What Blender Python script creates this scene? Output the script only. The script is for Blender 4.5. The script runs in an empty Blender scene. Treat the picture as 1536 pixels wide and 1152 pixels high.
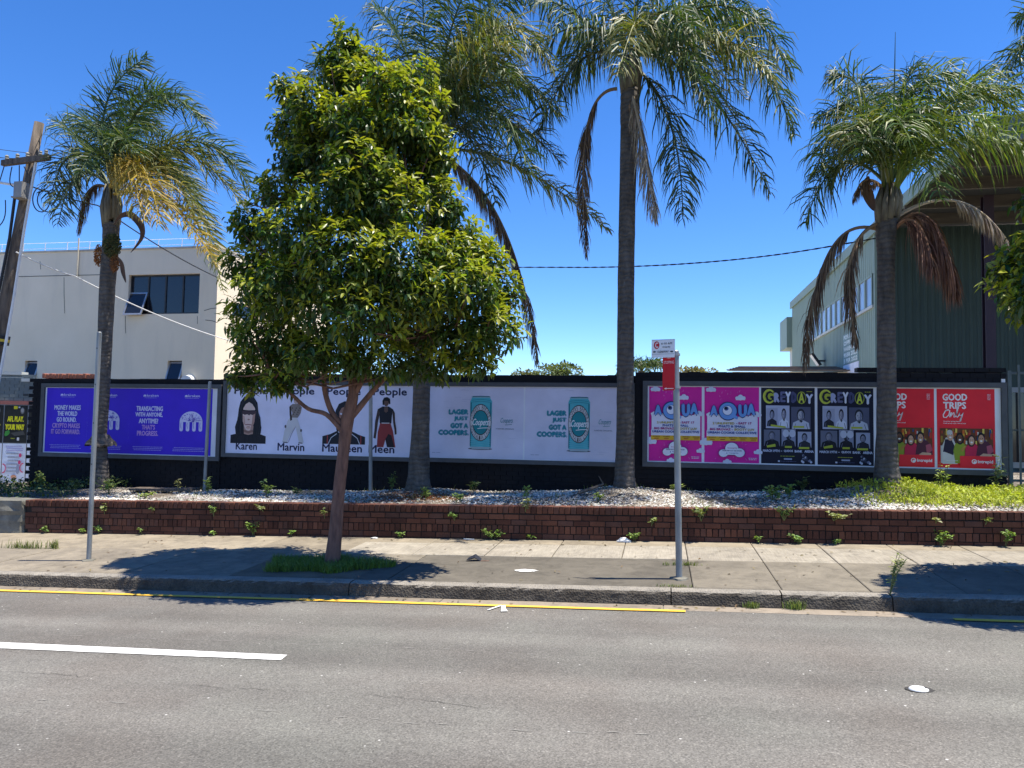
import bpy, math, random
import numpy as np
from mathutils import Matrix, Vector

R = math.radians
random.seed(7)
rng = np.random.default_rng(7)
SC = bpy.context.scene
COL = SC.collection

# ------------------------------------------------------------------ camera
# world frame: x runs along the street (to the right), y away from the camera across it, z up
FPX = 1154.0                    # focal length in pixels of the 1536 px wide photograph
CAM_H = 1.92
YAW, PITCH, ROLL = R(10.9), R(3.04), R(0.95)
ROT = Matrix.Rotation(YAW, 3, 'Z') @ Matrix.Rotation(math.pi / 2 + PITCH, 3, 'X') @ Matrix.Rotation(ROLL, 3, 'Z')
CAM = Vector((0, 0, CAM_H))
cam_data = bpy.data.cameras.new('camera')
cam_data.sensor_fit = 'HORIZONTAL'
cam_data.sensor_width = 36.0
cam_data.lens = FPX / 1536.0 * 36.0
cam_data.clip_start = 0.1
cam_data.clip_end = 3000.0
cam = bpy.data.objects.new('camera', cam_data)
cam.matrix_world = Matrix.Translation(CAM) @ ROT.to_4x4()
COL.objects.link(cam)
SC.camera = cam

# ------------------------------------------------------------------ sky, sun, exposure
SUN_EL, SUN_AZ = R(72.0), R(4.0)       # azimuth measured from +x towards +y
sun_vec = Vector((math.cos(SUN_EL) * math.cos(SUN_AZ), math.cos(SUN_EL) * math.sin(SUN_AZ), math.sin(SUN_EL)))
world = bpy.data.worlds.new('World')
SC.world = world
world.use_nodes = True
wn = world.node_tree
bg = wn.nodes['Background']
sky = wn.nodes.new('ShaderNodeTexSky')
sky.sky_type = 'NISHITA'
sky.sun_disc = False
sky.sun_elevation = SUN_EL
sky.sun_rotation = math.pi / 2 - SUN_AZ
sky.altitude = 3000.0
sky.air_density = 1.0
sky.dust_density = 0.0
sky.ozone_density = 3.5
hs = wn.nodes.new('ShaderNodeHueSaturation')
hs.inputs['Hue'].default_value = 0.508
hs.inputs['Saturation'].default_value = 1.26
wn.links.new(sky.outputs[0], hs.inputs['Color'])
wn.links.new(hs.outputs[0], bg.inputs[0])
bg.inputs[1].default_value = 0.104
sd = bpy.data.lights.new('sun', 'SUN')
sd.energy = 3.5
sd.angle = R(0.5)
sd.color = (1.0, 0.94, 0.83)
so = bpy.data.objects.new('sun', sd)
so.rotation_euler = sun_vec.to_track_quat('Z', 'Y').to_euler()
so.location = (20, 5, 40)
COL.objects.link(so)
vs = SC.view_settings
vs.view_transform = 'Standard'
vs.look = 'None'
vs.gamma = 1.0
vs.exposure = 1.34
vs.use_curve_mapping = False
SC.cycles.max_bounces = 6
SC.cycles.diffuse_bounces = 3
SC.cycles.transmission_bounces = 4
SC.cycles.transparent_max_bounces = 4

# ------------------------------------------------------------------ pixel helpers (photograph pixels give directions only)
def ray(px, py):
    return ROT @ Vector(((px - 768.0) / FPX, -(py - 576.0) / FPX, -1.0))
def onY(px, py, y):            # on the vertical plane y = const
    d = ray(px, py); k = y / d.y
    return CAM + d * k
def onX(px, py, x):
    d = ray(px, py); k = x / d.x
    return CAM + d * k
GS = 0.0305                    # the street rises to the right
def onG(px, py, h):            # on the street plane z = h + GS * x
    d = ray(px, py)
    k = (h - CAM_H) / (d.z - GS * d.x)
    return CAM + d * k
def mpp(y, px=768):             # metres per photograph pixel on plane y at a photo column
    return y / FPX / (math.cos(YAW) + (px - 768) / FPX * math.sin(YAW))

T_KERB, T_BRICK, T_WALL = 8.55, 11.69, 14.73
H_KERB, H_BRICK, H_BED = 0.16, 0.236, 0.735
def h_path(y):
    f = min(1, max(0, (y - T_KERB) / (T_BRICK - T_KERB)))
    return H_KERB + f * (H_BRICK - H_KERB)
def brick_top(x): return 0.728 + 0.0235 * x

# ------------------------------------------------------------------ colour / material helpers
def s2l(c):
    c = c / 255.0
    return c / 12.92 if c <= 0.04045 else ((c + 0.055) / 1.055) ** 2.4
def hexc(h):
    h = h.lstrip('#')
    return tuple(s2l(int(h[i:i + 2], 16)) for i in (0, 2, 4))

class NT:
    def __init__(self, name):
        self.m = bpy.data.materials.new(name); self.m.use_nodes = True
        self.t = self.m.node_tree; self.n = self.t.nodes; self.l = self.t.links
        self.b = self.n['Principled BSDF']; self.out = self.n['Material Output']
    def node(self, typ, **kw):
        nd = self.n.new(typ)
        for k, v in kw.items():
            if k in nd.inputs: nd.inputs[k].default_value = v
            else: setattr(nd, k, v)
        return nd
    def link(self, a, b): self.l.new(a, b)
    def coords(self, kind='Object', scale=(1, 1, 1)):
        tc = self.node('ShaderNodeTexCoord'); mp = self.node('ShaderNodeMapping')
        mp.inputs['Scale'].default_value = scale
        self.link(tc.outputs[kind], mp.inputs['Vector'])
        return mp.outputs['Vector']
    def noise(self, vec, scale, detail=4, rough=0.55, dist=0.0):
        n = self.node('ShaderNodeTexNoise', Scale=scale, Detail=detail, Roughness=rough, Distortion=dist)
        if vec is not None: self.link(vec, n.inputs['Vector'])
        return n.outputs['Fac']
    def voro(self, vec, scale, feature='F1', out='Distance'):
        n = self.node('ShaderNodeTexVoronoi', feature=feature, Scale=scale)
        if vec is not None: self.link(vec, n.inputs['Vector'])
        return n.outputs[out]
    def ramp(self, fac, stops):
        r = self.node('ShaderNodeValToRGB')
        e = r.color_ramp.elements
        while len(e) < len(stops): e.new(0.5)
        for i, (p, c) in enumerate(stops):
            e[i].position = p
            if not hasattr(c, '__len__'): c = (c, c, c)
            e[i].color = (*c[:3], 1)
        self.link(fac, r.inputs[0])
        return r.outputs[0]
    def mix(self, fac, a, b, mode='MIX'):
        n = self.node('ShaderNodeMix', data_type='RGBA', blend_type=mode)
        for sock, v in ((0, fac), (6, a), (7, b)):
            if hasattr(v, 'links'): self.link(v, n.inputs[sock])
            elif sock == 0: n.inputs[0].default_value = v
            else: n.inputs[sock].default_value = (*(v if hasattr(v, '__len__') else (v, v, v))[:3], 1)
        return n.outputs[2]
    def bump(self, h, strength=0.5, dist=0.01, prev=None):
        n = self.node('ShaderNodeBump', Strength=strength, Distance=dist)
        self.link(h, n.inputs['Height'])
        if prev is not None: self.link(prev, n.inputs['Normal'])
        return n.outputs[0]
    def fin(self, col=None, rough=0.8, normal=None, metal=0.0, spec=0.5):
        if col is not None:
            if hasattr(col, 'links'): self.link(col, self.b.inputs['Base Color'])
            else: self.b.inputs['Base Color'].default_value = (*col[:3], 1)
        if hasattr(rough, 'links'): self.link(rough, self.b.inputs['Roughness'])
        else: self.b.inputs['Roughness'].default_value = rough
        self.b.inputs['Metallic'].default_value = metal
        self.b.inputs['Specular IOR Level'].default_value = spec
        if normal is not None: self.link(normal, self.b.inputs['Normal'])
        return self.m

def simple(name, c1, c2=None, scale=3.0, rough=0.8, bump=0.0, bscale=40.0, bdist=0.004, metal=0.0, spec=0.4, stretch=(1, 1, 1), kind='Object'):
    t = NT(name)
    v = t.coords(kind, stretch)
    c2 = c2 or tuple(x * 0.75 for x in c1)
    f = t.noise(v, scale, 6, 0.6)
    c = t.ramp(f, [(0.3, c2), (0.7, c1)])
    nm = t.bump(t.noise(v, bscale, 4), bump, bdist) if bump else None
    return t.fin(c, rough, nm, metal, spec)

def attr_mat(name, rough=0.7, spec=0.3, nscale=6.0, var=0.12, trans=0.0, bump=0.0, sheen=None):
    """material that takes its colour from the mesh's Col attribute (leaf or ink colour) with slight variation"""
    t = NT(name)
    a = t.node('ShaderNodeAttribute', attribute_name='Col')
    f = t.noise(t.coords('Object'), nscale, 5)
    k = t.ramp(f, [(0.3, 1 - var), (0.7, 1.0)])
    c = t.mix(1.0, a.outputs['Color'], k, 'MULTIPLY')
    nm = t.bump(t.noise(t.coords('Object'), 5.0, 4, 0.6), bump, 0.01) if bump else None
    t.fin(c, rough, nm, 0, spec)
    if trans > 0:
        tr = t.node('ShaderNodeBsdfTranslucent')
        c2 = t.mix(1.0, c, (1.25, 1.3, 0.45), 'MULTIPLY')
        t.link(c2, tr.inputs['Color'])
        ms = t.node('ShaderNodeMixShader'); ms.inputs[0].default_value = trans
        t.link(t.b.outputs[0], ms.inputs[1]); t.link(tr.outputs[0], ms.inputs[2])
        t.link(ms.outputs[0], t.out.inputs['Surface'])
    return t.m

# ------------------------------------------------------------------ mesh helpers
def mk(name, V, F, mat, parent=None, col=None, smooth=False):
    """V (n,3); F: an (m,k) array or a list of such arrays; col: per-vertex colours (n,3)"""
    me = bpy.data.meshes.new(name)
    V = np.asarray(V, dtype=np.float32).reshape(-1, 3)
    if isinstance(F, np.ndarray): F = [F]
    F = [np.asarray(f, dtype=np.int32) for f in F if len(f)]
    loops = np.concatenate([f.ravel() for f in F])
    counts = np.concatenate([np.full(len(f), f.shape[1], dtype=np.int32) for f in F])
    starts = np.concatenate([[0], np.cumsum(counts)[:-1]]).astype(np.int32)
    me.vertices.add(len(V)); me.vertices.foreach_set('co', V.ravel())
    me.loops.add(len(loops)); me.loops.foreach_set('vertex_index', loops)
    me.polygons.add(len(counts)); me.polygons.foreach_set('loop_start', starts)
    try: me.polygons.foreach_set('loop_total', counts)
    except Exception: pass
    me.polygons.foreach_set('use_smooth', np.full(len(counts), bool(smooth), dtype=bool))
    if col is not None:
        at = me.color_attributes.new('Col', 'FLOAT_COLOR', 'POINT')
        c4 = np.ones((len(V), 4), dtype=np.float32); c4[:, :3] = np.asarray(col)
        at.data.foreach_set('color', c4.ravel())
    me.update(); me.validate()
    if mat is not None: me.materials.append(mat)
    o = bpy.data.objects.new(name, me)
    COL.objects.link(o)
    if parent is not None: o.parent = parent
    return o

def inst(name, me, loc, parent=None, rot=None):
    o = bpy.data.objects.new(name, me); COL.objects.link(o)
    o.location = loc
    if rot is not None: o.rotation_euler = rot
    if parent is not None: o.parent = parent
    return o

class MB:
    """collects faces of mixed size"""
    def __init__(self): self.v = []; self.f = {}; self.c = []
    def add(self, V, F, col=None):
        b = len(self.v)
        self.v.extend([tuple(p) for p in V])
        for f in F: self.f.setdefault(len(f), []).append([i + b for i in f])
        self.c.extend([col or (1, 1, 1)] * len(V))
        return self
    def box(self, x0, y0, z0, x1, y1, z1, col=None):
        V = [(x0, y0, z0), (x1, y0, z0), (x1, y1, z0), (x0, y1, z0), (x0, y0, z1), (x1, y0, z1), (x1, y1, z1), (x0, y1, z1)]
        return self.add(V, [(0, 3, 2, 1), (4, 5, 6, 7), (0, 1, 5, 4), (1, 2, 6, 5), (2, 3, 7, 6), (3, 0, 4, 7)], col)
    def hexa(self, V, col=None):
        return self.add(V, [(0, 3, 2, 1), (4, 5, 6, 7), (0, 1, 5, 4), (1, 2, 6, 5), (2, 3, 7, 6), (3, 0, 4, 7)], col)
    def tube(self, P, rad, n=8, col=None, cap=True):
        P = [Vector(p) for p in P]
        if not hasattr(rad, '__len__'): rad = [rad] * len(P)
        V = []; prev = None
        for i, p in enumerate(P):
            t = (P[min(i + 1, len(P) - 1)] - P[max(i - 1, 0)]).normalized()
            if prev is None:
                a = Vector((0, 0, 1)) if abs(t.z) < 0.9 else Vector((1, 0, 0))
                u = t.cross(a).normalized()
            else: u = (prev - t * prev.dot(t)).normalized()
            prev = u; w = t.cross(u)
            for k in range(n):
                a = 2 * math.pi * k / n
                V.append(p + (u * math.cos(a) + w * math.sin(a)) * rad[i])
        F = []
        for i in range(len(P) - 1):
            for k in range(n):
                F.append((i * n + k, i * n + (k + 1) % n, (i + 1) * n + (k + 1) % n, (i + 1) * n + k))
        if cap:
            F.append(tuple(range(n - 1, -1, -1))); F.append(tuple((len(P) - 1) * n + k for k in range(n)))
        return self.add(V, F, col)
    def build(self, name, mat, parent=None, smooth=False, usecol=False):
        return mk(name, self.v, [np.array(f) for f in self.f.values()], mat, parent, self.c if usecol else None, smooth)

def chamfer_mesh(name, w, d, h, c, mat, jit=0.0, r=random):
    """bevelled box, origin at its lower left front corner"""
    V = []
    for X, sx in ((0, 1), (w, -1)):
        for Y, sy in ((0, 1), (d, -1)):
            for Z, sz in ((0, 1), (h, -1)):
                j = lambda: r.uniform(-jit, jit)
                V += [(X, Y + sy * c + j(), Z + sz * c + j()), (X + sx * c + j(), Y, Z + sz * c + j()), (X + sx * c + j(), Y + sy * c + j(), Z)]
    import bmesh
    bm = bmesh.new()
    for p in V: bm.verts.new(p)
    bmesh.ops.convex_hull(bm, input=bm.verts[:])
    bmesh.ops.dissolve_limit(bm, angle_limit=0.02, verts=bm.verts[:], edges=bm.edges[:])
    me = bpy.data.meshes.new(name); bm.to_mesh(me); bm.free()
    me.materials.append(mat)
    return me

def tag(o, label=None, cat=None, group=None, kind=None):
    if label: o['label'] = label
    if cat: o['category'] = cat
    if group: o['group'] = group
    if kind: o['kind'] = kind
    return o
def empty(name, loc, label=None, cat=None, group=None, rz=0.0):
    o = bpy.data.objects.new(name, None); COL.objects.link(o)
    o.location = loc; o.rotation_euler = (0, 0, rz); o.empty_display_size = 0.2
    return tag(o, label, cat, group)
def shift(mb, o):            # world coordinates -> coordinates of an unrotated empty
    l = o.location
    mb.v = [(p[0] - l.x, p[1] - l.y, p[2] - l.z) for p in mb.v]
    return mb
# ------------------------------------------------------------------ materials of the setting
def m_asphalt():
    t = NT('asphalt')
    v = t.coords('Object'); vs_ = t.coords('Object', (0.06, 1.5, 1))
    base = t.ramp(t.noise(v, 1.1, 5, 0.6), [(0.3, (0.132, 0.123, 0.108)), (0.7, (0.168, 0.157, 0.137))])
    lane = t.ramp(t.noise(vs_, 0.9, 3, 0.5), [(0.35, 0.82), (0.65, 1.13)])
    c = t.mix(1.0, base, lane, 'MULTIPLY')
    sp = t.voro(v, 95.0, out='Color')
    spr = t.ramp(sp, [(0.0, 0.5), (0.5, 0.95), (0.85, 1.25), (1.0, 1.9)])
    c = t.mix(0.75, c, t.mix(1.0, c, spr, 'MULTIPLY'))
    fine = t.ramp(t.noise(v, 75, 3, .7), [(0.3, 0.55), (0.7, 1.5)])
    c = t.mix(0.75, c, t.mix(1.0, c, fine, 'MULTIPLY'))
    hue = t.ramp(t.noise(v, 0.55, 3, .5), [(0.35, (1.03, .99, .97)), (0.5, (1, 1, 1)), (0.65, (.97, 1.0, .99))])
    c = t.mix(1.0, c, hue, 'MULTIPLY')
    # pale chips and chewing-gum spots
    n2 = t.node('ShaderNodeTexVoronoi', Scale=8.5); t.link(v, n2.inputs['Vector'])
    spot = t.ramp(n2.outputs['Distance'], [(0.05, 1.0), (0.085, 0.0)])
    gate = t.ramp(t.noise(v, 2.2, 2), [(0.5, 0.0), (0.56, 1.0)])
    c = t.mix(t.mix(1.0, spot, gate, 'MULTIPLY'), c, (0.55, 0.53, 0.49))
    # scuffed pale dashes along the traffic direction
    sc = t.noise(t.coords('Object', (0.8, 22, 1)), 1.6, 5, 0.7)
    c = t.mix(t.ramp(sc, [(0.68, 0.0), (0.76, 0.45)]), c, (0.3, 0.295, 0.28))
    h = t.mix(0.5, sp, t.noise(v, 180, 3))
    return t.fin(c, 0.85, t.bump(h, 0.55, 0.006), spec=0.35)
M_ASPHALT = m_asphalt()

def m_concrete(name, c1, c2, stain=(0.12, 0.11, 0.09), amt=0.5, brush=False):
    t = NT(name)
    v = t.coords('Object')
    oi = t.node('ShaderNodeObjectInfo')
    base = t.ramp(t.noise(v, 2.3, 7, 0.62), [(0.28, c2), (0.72, c1)])
    rnd = t.ramp(oi.outputs['Random'], [(0, 0.84), (1, 1.06)])
    base = t.mix(1.0, base, rnd, 'MULTIPLY')
    st = t.ramp(t.noise(v, 0.8, 8, 0.7, 0.6), [(0.45, 0.0), (0.75, amt)])
    c = t.mix(st, base, stain)
    gr = t.ramp(t.noise(v, 4.2, 9, 0.75, 0.8), [(0.35, 0.62), (0.52, 1.0), (0.72, 1.14)])
    c = t.mix(0.75, c, t.mix(1.0, c, gr, 'MULTIPLY'))
    fine = t.ramp(t.noise(v, 130, 3), [(0.3, 0.8), (0.7, 1.15)])
    c = t.mix(0.7, c, t.mix(1.0, c, fine, 'MULTIPLY'))
    sp = t.ramp(t.voro(v, 38.0), [(0.04, 0.45), (0.09, 1.0)])
    gt = t.ramp(t.noise(v, 4.5, 2), [(0.5, 1.0), (0.62, 0.0)])
    c = t.mix(0.8, c, t.mix(1.0, c, t.mix(gt, sp, (1, 1, 1)), 'MULTIPLY'))
    hgt = t.noise(v, 90, 5, 0.6)
    nm = t.bump(hgt, 0.35, 0.004)
    if brush:
        br = t.noise(t.coords('Object', (60, 3, 1)), 1.0, 3)
        c = t.mix(0.5, c, t.mix(1.0, c, t.ramp(br, [(0.35, 0.72), (0.65, 1.12)]), 'MULTIPLY'))
        nm = t.bump(br, 0.4, 0.004, nm)
    return t.fin(c, 0.88, nm, spec=0.3)
M_PATH_TAN = m_concrete('concrete_tan', (0.33, 0.278, 0.20), (0.24, 0.203, 0.148), (0.13, 0.11, 0.084), 0.65)
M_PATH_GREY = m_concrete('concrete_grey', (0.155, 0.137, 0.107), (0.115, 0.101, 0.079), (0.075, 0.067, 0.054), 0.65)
M_PATH_MID = m_concrete('concrete_worn', (0.235, 0.204, 0.155), (0.165, 0.144, 0.11), (0.095, 0.083, 0.066), 0.7)
M_PATH_PALE = m_concrete('concrete_pale_strip', (0.39, 0.348, 0.275), (0.30, 0.265, 0.21), (0.2, 0.172, 0.135), 0.5, True)
M_PATH_LEFT = m_concrete('concrete_old_tan', (0.315, 0.268, 0.198), (0.21, 0.18, 0.137), (0.115, 0.098, 0.078), 0.7)
M_GUTTER = m_concrete('concrete_gutter', (0.31, 0.255, 0.195), (0.225, 0.188, 0.145), (0.12, 0.11, 0.1), 0.5)

def m_kerb():
    t = NT('kerb_stone')
    v = t.coords('Object')
    c = t.ramp(t.noise(v, 3.0, 8, 0.68), [(0.3, (0.042, 0.035, 0.027)), (0.72, (0.12, 0.103, 0.08))])
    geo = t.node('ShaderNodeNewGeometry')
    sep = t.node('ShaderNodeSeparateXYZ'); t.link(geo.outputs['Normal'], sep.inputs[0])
    up = t.ramp(sep.outputs['Z'], [(0.55, 0.0), (0.95, 1.0)])           # paler colour on upward-facing parts
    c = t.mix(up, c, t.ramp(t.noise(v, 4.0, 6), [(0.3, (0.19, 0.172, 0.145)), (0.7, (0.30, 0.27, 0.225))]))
    pit = t.voro(v, 45.0)
    c = t.mix(0.6, c, t.mix(1.0, c, t.ramp(pit, [(0.1, 0.55), (0.45, 1.15)]), 'MULTIPLY'))
    h = t.mix(0.6, t.noise(v, 30, 8, 0.75), pit)
    return t.fin(c, 0.92, t.bump(h, 0.9, 0.02), spec=0.25)
M_KERB = m_kerb()

def m_brick(joined=False):
    t = NT('red_brown_brick')
    v = t.coords('Object')
    oi = t.node('ShaderNodeObjectInfo')
    at = t.node('ShaderNodeAttribute', attribute_name='Col')
    base = t.ramp(at.outputs['Fac'] if joined else oi.outputs['Random'], [(0.0, (0.075, 0.028, 0.018)), (0.35, (0.115, 0.043, 0.026)), (0.7, (0.165, 0.064, 0.037)), (1.0, (0.10, 0.048, 0.036))])
    cmb = t.node('ShaderNodeVectorMath', operation='ADD'); t.link(v, cmb.inputs[0])
    rv = t.node('ShaderNodeVectorMath', operation='SCALE'); t.link(oi.outputs['Location'], rv.inputs[0]); rv.inputs['Scale'].default_value = 1.0
    t.link(rv.outputs[0], cmb.inputs[1])
    st = t.ramp(t.noise(cmb.outputs[0], 1.6, 8, 0.7), [(0.35, 0.6), (0.7, 1.15)])
    c = t.mix(1.0, base, st, 'MULTIPLY')
    fine = t.ramp(t.noise(cmb.outputs[0], 90, 3), [(0.3, 0.75), (0.7, 1.2)])
    c = t.mix(0.8, c, t.mix(1.0, c, fine, 'MULTIPLY'))
    c = t.mix(t.ramp(t.noise(cmb.outputs[0], 7, 6, 0.7), [(0.68, 0.0), (0.8, 0.35)]), c, (0.33, 0.3, 0.27))
    return t.fin(c, 0.85, t.bump(t.noise(cmb.outputs[0], 70, 5), 0.5, 0.004), spec=0.3)
M_BRICK = m_brick()
M_BRICK_JOINED = m_brick(True)
M_MORTAR = simple('dark_mortar', (0.022, 0.018, 0.016), (0.012, 0.010, 0.009), 6, 0.95, 0.6, 60)
M_YELLOW = simple('yellow_line_paint', (0.86, 0.50, 0.04), (0.60, 0.36, 0.06), 10, 0.7, 0.3, 150, 0.003)
M_WHITE = simple('white_line_paint', (0.82, 0.81, 0.78), (0.62, 0.61, 0.58), 9, 0.7, 0.3, 150, 0.003)
def worn_paint(name, c1, c2, edge):
    t = NT(name); v = t.coords('Object')
    c = t.ramp(t.noise(v, 9, 6), [(.3, c2), (.7, c1)])
    c = t.mix(t.ramp(t.noise(v, 28, 9, .72), [(edge, 0), (edge + .05, 1)]), c, (.16, .15, .13))
    c = t.mix(t.ramp(t.noise(t.coords('Object', (.3, 4, 1)), 1.2, 4), [(.5, 0), (.8, .4)]), c, (.25, .235, .21))
    return t.fin(c, .75, t.bump(t.noise(v, 150, 3), .3, .003))
M_YELLOW = worn_paint('yellow_line_paint', (0.86, 0.50, 0.04), (0.66, 0.39, 0.05), .62)
M_WHITE = worn_paint('white_line_paint', (0.82, 0.81, 0.77), (0.64, 0.63, 0.59), .62)
M_CRACK = simple('asphalt_crack', (0.035, 0.033, 0.03), (0.06, 0.057, 0.052), 9, 0.95)
M_EARTH = simple('dry_earth', (0.20, 0.155, 0.105), (0.10, 0.08, 0.058), 2.5, 0.95, 0.8, 30, 0.03)

# ------------------------------------------------------------------ ground, road
def ground_sheet():
    mb = MB()
    mb.add([(-900, -900, -1.2), (900, -900, -1.2), (900, 900, -1.2), (-900, 900, -1.2)], [(0, 1, 2, 3)])
    tag(mb.build('ground', M_EARTH), kind='structure')
    yd = MB().add([(-60, 15.1, -.35), (60, 15.1, .1), (60, 90, .1), (-60, 90, -.35)], [(0, 1, 2, 3)])  # unseen pale yard added to bounce sunlight onto the building fronts
    tag(yd.build('bounce_yard', simple('pale_bounce_concrete', (.60, .54, .44), (.5, .45, .37), 1.5, .9)), kind='structure')
ground_sheet()

XL, XR = -40.0, 40.0
def zs(x, h): return h + GS * x
road = MB()
road.add([(XL, -9.0, zs(XL, 0.02)), (XR, -9.0, zs(XR, 0.02)), (XR, 4.0, zs(XR, 0.05)), (XL, 4.0, zs(XL, 0.05)),
          (XR, 8.72, zs(XR, 0)), (XL, 8.72, zs(XL, 0))], [(0, 1, 2, 3), (3, 2, 4, 5)])
road = tag(road.build('road', M_ASPHALT), kind='structure')
def road_h(y): return 0.05 - 0.05 * min(1, max(0, (y - 4.0) / 4.72)) if y > 4 else 0.05 - 0.03 * (4 - y) / 13.0
def onRoad(px, py):
    p = onG(px, py, 0.03)
    for _ in range(4): p = onG(px, py, road_h(p.y))
    return p

# gutter of pale concrete lengths between the asphalt and the kerb
g_w = 0.30
xs = [-22 + 2.45 * i for i in range(19)]
for a, b in zip(xs[:-1], xs[1:]):
    h = 0.006 + random.uniform(-0.001, 0.002)
    mb = MB(); e = 0.006
    y0 = T_KERB - g_w + 0.09
    mb.hexa([(a + e, y0, zs(a, h - .06)), (b - e, y0, zs(b, h - .06)), (b - e, T_KERB + .02, zs(b, h - .06)), (a + e, T_KERB + .02, zs(a, h - .06)),
             (a + e, y0, zs(a, h)), (b - e, y0, zs(b, h)), (b - e, T_KERB + .02, zs(b, h + .004)), (a + e, T_KERB + .02, zs(a, h + .004))])
    g = mb.build('gutter_slab', M_GUTTER, road)

# painted lines
def strip_on_road(name, pts, w, mat, lift=0.006, rough=0.0, par=None):
    n = len(pts); V = []; F = []
    for i, p in enumerate(pts):
        q = Vector(pts[min(i + 1, n - 1)]) - Vector(pts[max(i - 1, 0)])
        nrm = Vector((-q[1], q[0], 0)).normalized()
        ww = w[i] if hasattr(w, '__len__') else w
        a = Vector(p) + nrm * (ww / 2 + random.uniform(-rough, rough)); b = Vector(p) - nrm * (ww / 2 + random.uniform(-rough, rough))
        for k in (a, b): V.append((k.x, k.y, zs(k.x, road_h(k.y)) + lift))
        if i: F.append((2 * i - 2, 2 * i - 1, 2 * i + 1, 2 * i))
    return MB().add(V, F).build(name, mat, par or road)
def road_line(px0, py0, px1, py1, step=0.25):
    a, b = onRoad(px0, py0), onRoad(px1, py1)
    n = max(2, int((b - a).length / step))
    return [a.lerp(b, i / n) for i in range(n + 1)]
yl = onRoad(500, 896)
Y_LINE = T_KERB - 0.262
def line_y(x0, x1): return [Vector((x0 + (x1 - x0) * i / 60, Y_LINE, 0)) for i in range(61)]
strip_on_road('yellow_line', line_y(-22, onRoad(1028, 917).x), 0.088, M_YELLOW, 0.011, 0.004)
strip_on_road('yellow_line', line_y(onRoad(1440, 936).x, 22), 0.088, M_YELLOW, 0.011, 0.004)
# lane dash with its slanting end
pa = [onRoad(-40, 962.5), onRoad(431, 983.2), onRoad(421, 991), onRoad(-40, 971.5)]
mb = MB(); N = 40; V = []; F = []
for i in range(N + 1):
    f = i / N
    for (a, b) in ((pa[0], pa[1]), (pa[3], pa[2])):
        p = a.lerp(b, f); V.append((p.x, p.y + random.uniform(-.003, .003), zs(p.x, road_h(p.y)) + 0.006))
    if i: F.append((2 * i - 2, 2 * i - 1, 2 * i + 1, 2 * i))
mb.add(V, F).build('lane_line', M_WHITE, road)
# little sprayed arrow head
for pts, w in (([(732, 916.5), (740, 913.5), (752, 909.3)], 0.03), ([(755, 909.5), (755.5, 914), (757, 918.5)], [0.045, 0.045, 0.075])):
    strip_on_road('sprayed_mark', [onRoad(*p) for p in pts], w, M_WHITE, 0.012, 0.004)
# cracks wandering across the lane
def crack(pts, w):
    out = []
    for (a, b) in zip(pts[:-1], pts[1:]):
        A, B = onRoad(*a), onRoad(*b); n = max(3, int((B - A).length / 0.05))
        for i in range(n):
            p = A.lerp(B, i / n); out.append(p + Vector((random.gauss(0, .008), random.gauss(0, .010), 0)))
    ww = [max(.0005, w * (abs(math.sin(i * 0.11)) * random.uniform(.4, 1.2) - .25 * (math.sin(i * .037) > .3))) for i in range(len(out))]
    strip_on_road('road_crack', out, ww, M_CRACK, 0.003)
crack([(-20, 1006), (90, 1012), (180, 1019), (235, 1025), (330, 1031), (430, 1036), (520, 1040), (600, 1046), (680, 1056), (740, 1066)], 0.007)
crack([(480, 936), (560, 938), (600, 940)], 0.006)

# ghost of an old lane line and scuffs: short broken dashes of worn paint
M_GHOST = simple('worn_pale_paint', (.30, .285, .25), (.2, .19, .17), 30, .8)
rg = random.Random(12)
for pts in ([(40, 951), (230, 958), (480, 967)], [(560, 968), (700, 976), (870, 985)], [(1000, 993), (1180, 1003), (1400, 1012)], [(60, 1048), (260, 1060), (420, 1066)], [(500, 1078), (800, 1096), (1000, 1104)]):
    for (a, b) in zip(pts[:-1], pts[1:]):
        A, B = onRoad(*a), onRoad(*b); L = (B - A).length; s = 0
        while s < L:
            e = min(L, s + rg.uniform(.03, .22))
            if rg.random() < .55:
                off = Vector((0, rg.gauss(0, .018), 0)); n_ = 4
                strip_on_road('worn_dash', [A.lerp(B, (s + (e - s) * q / n_) / L) + off + Vector((0, rg.gauss(0, .002), 0)) for q in range(n_ + 1)], [.002, rg.uniform(.004, .012), rg.uniform(.006, .016), rg.uniform(.004, .01), .002], M_GHOST, .0035)
            s = e + rg.uniform(.02, .25)

# ------------------------------------------------------------------ kerb: stones with joints
def kerb_stone(x0, x1, seed):
    r = np.random.default_rng(seed)
    n = max(2, int((x1 - x0) / 0.06)); prof = [(-.005, -.08), (0.0, 0.02), (.012, .075), (.022, .125), (.038, .150), (.065, .161), (.15, .165), (.22, .164), (.22, -.08)]
    X = np.linspace(x0 + .006, x1 - .006, n + 1); V = []; F = []
    m = len(prof)
    wob = np.convolve(r.normal(0, 1, n + 9), np.ones(5) / 5, 'same')[4:4 + n + 1]
    for i, x in enumerate(X):
        for k, (py, pz) in enumerate(prof):
            j = r.normal(0, .003) if 0 < k < 6 else 0
            wj = wob[i] * .006 if 0 < k < 6 else 0
            V.append((x, T_KERB + py + j + wj, zs(x, pz + (r.normal(0, .003) if 2 < k < 6 else 0))))
    for i in range(n):
        for k in range(m - 1):
            F.append((i * m + k, i * m + m + k, i * m + m + k + 1, i * m + k + 1))
    MBx = MB().add(V, F)
    MBx.add(V[:m], [tuple(range(m))]); MBx.add(V[-m:], [tuple(range(m - 1, -1, -1))])
    return MBx
kerb = tag(MB().box(-22, T_KERB + .03, -1.0, 22, T_KERB + .2, -0.75).build('kerb', M_KERB), kind='structure')
def onKerb(px): return onG(px, 880 + (px - 768) * .031, 0.08).x
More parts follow.
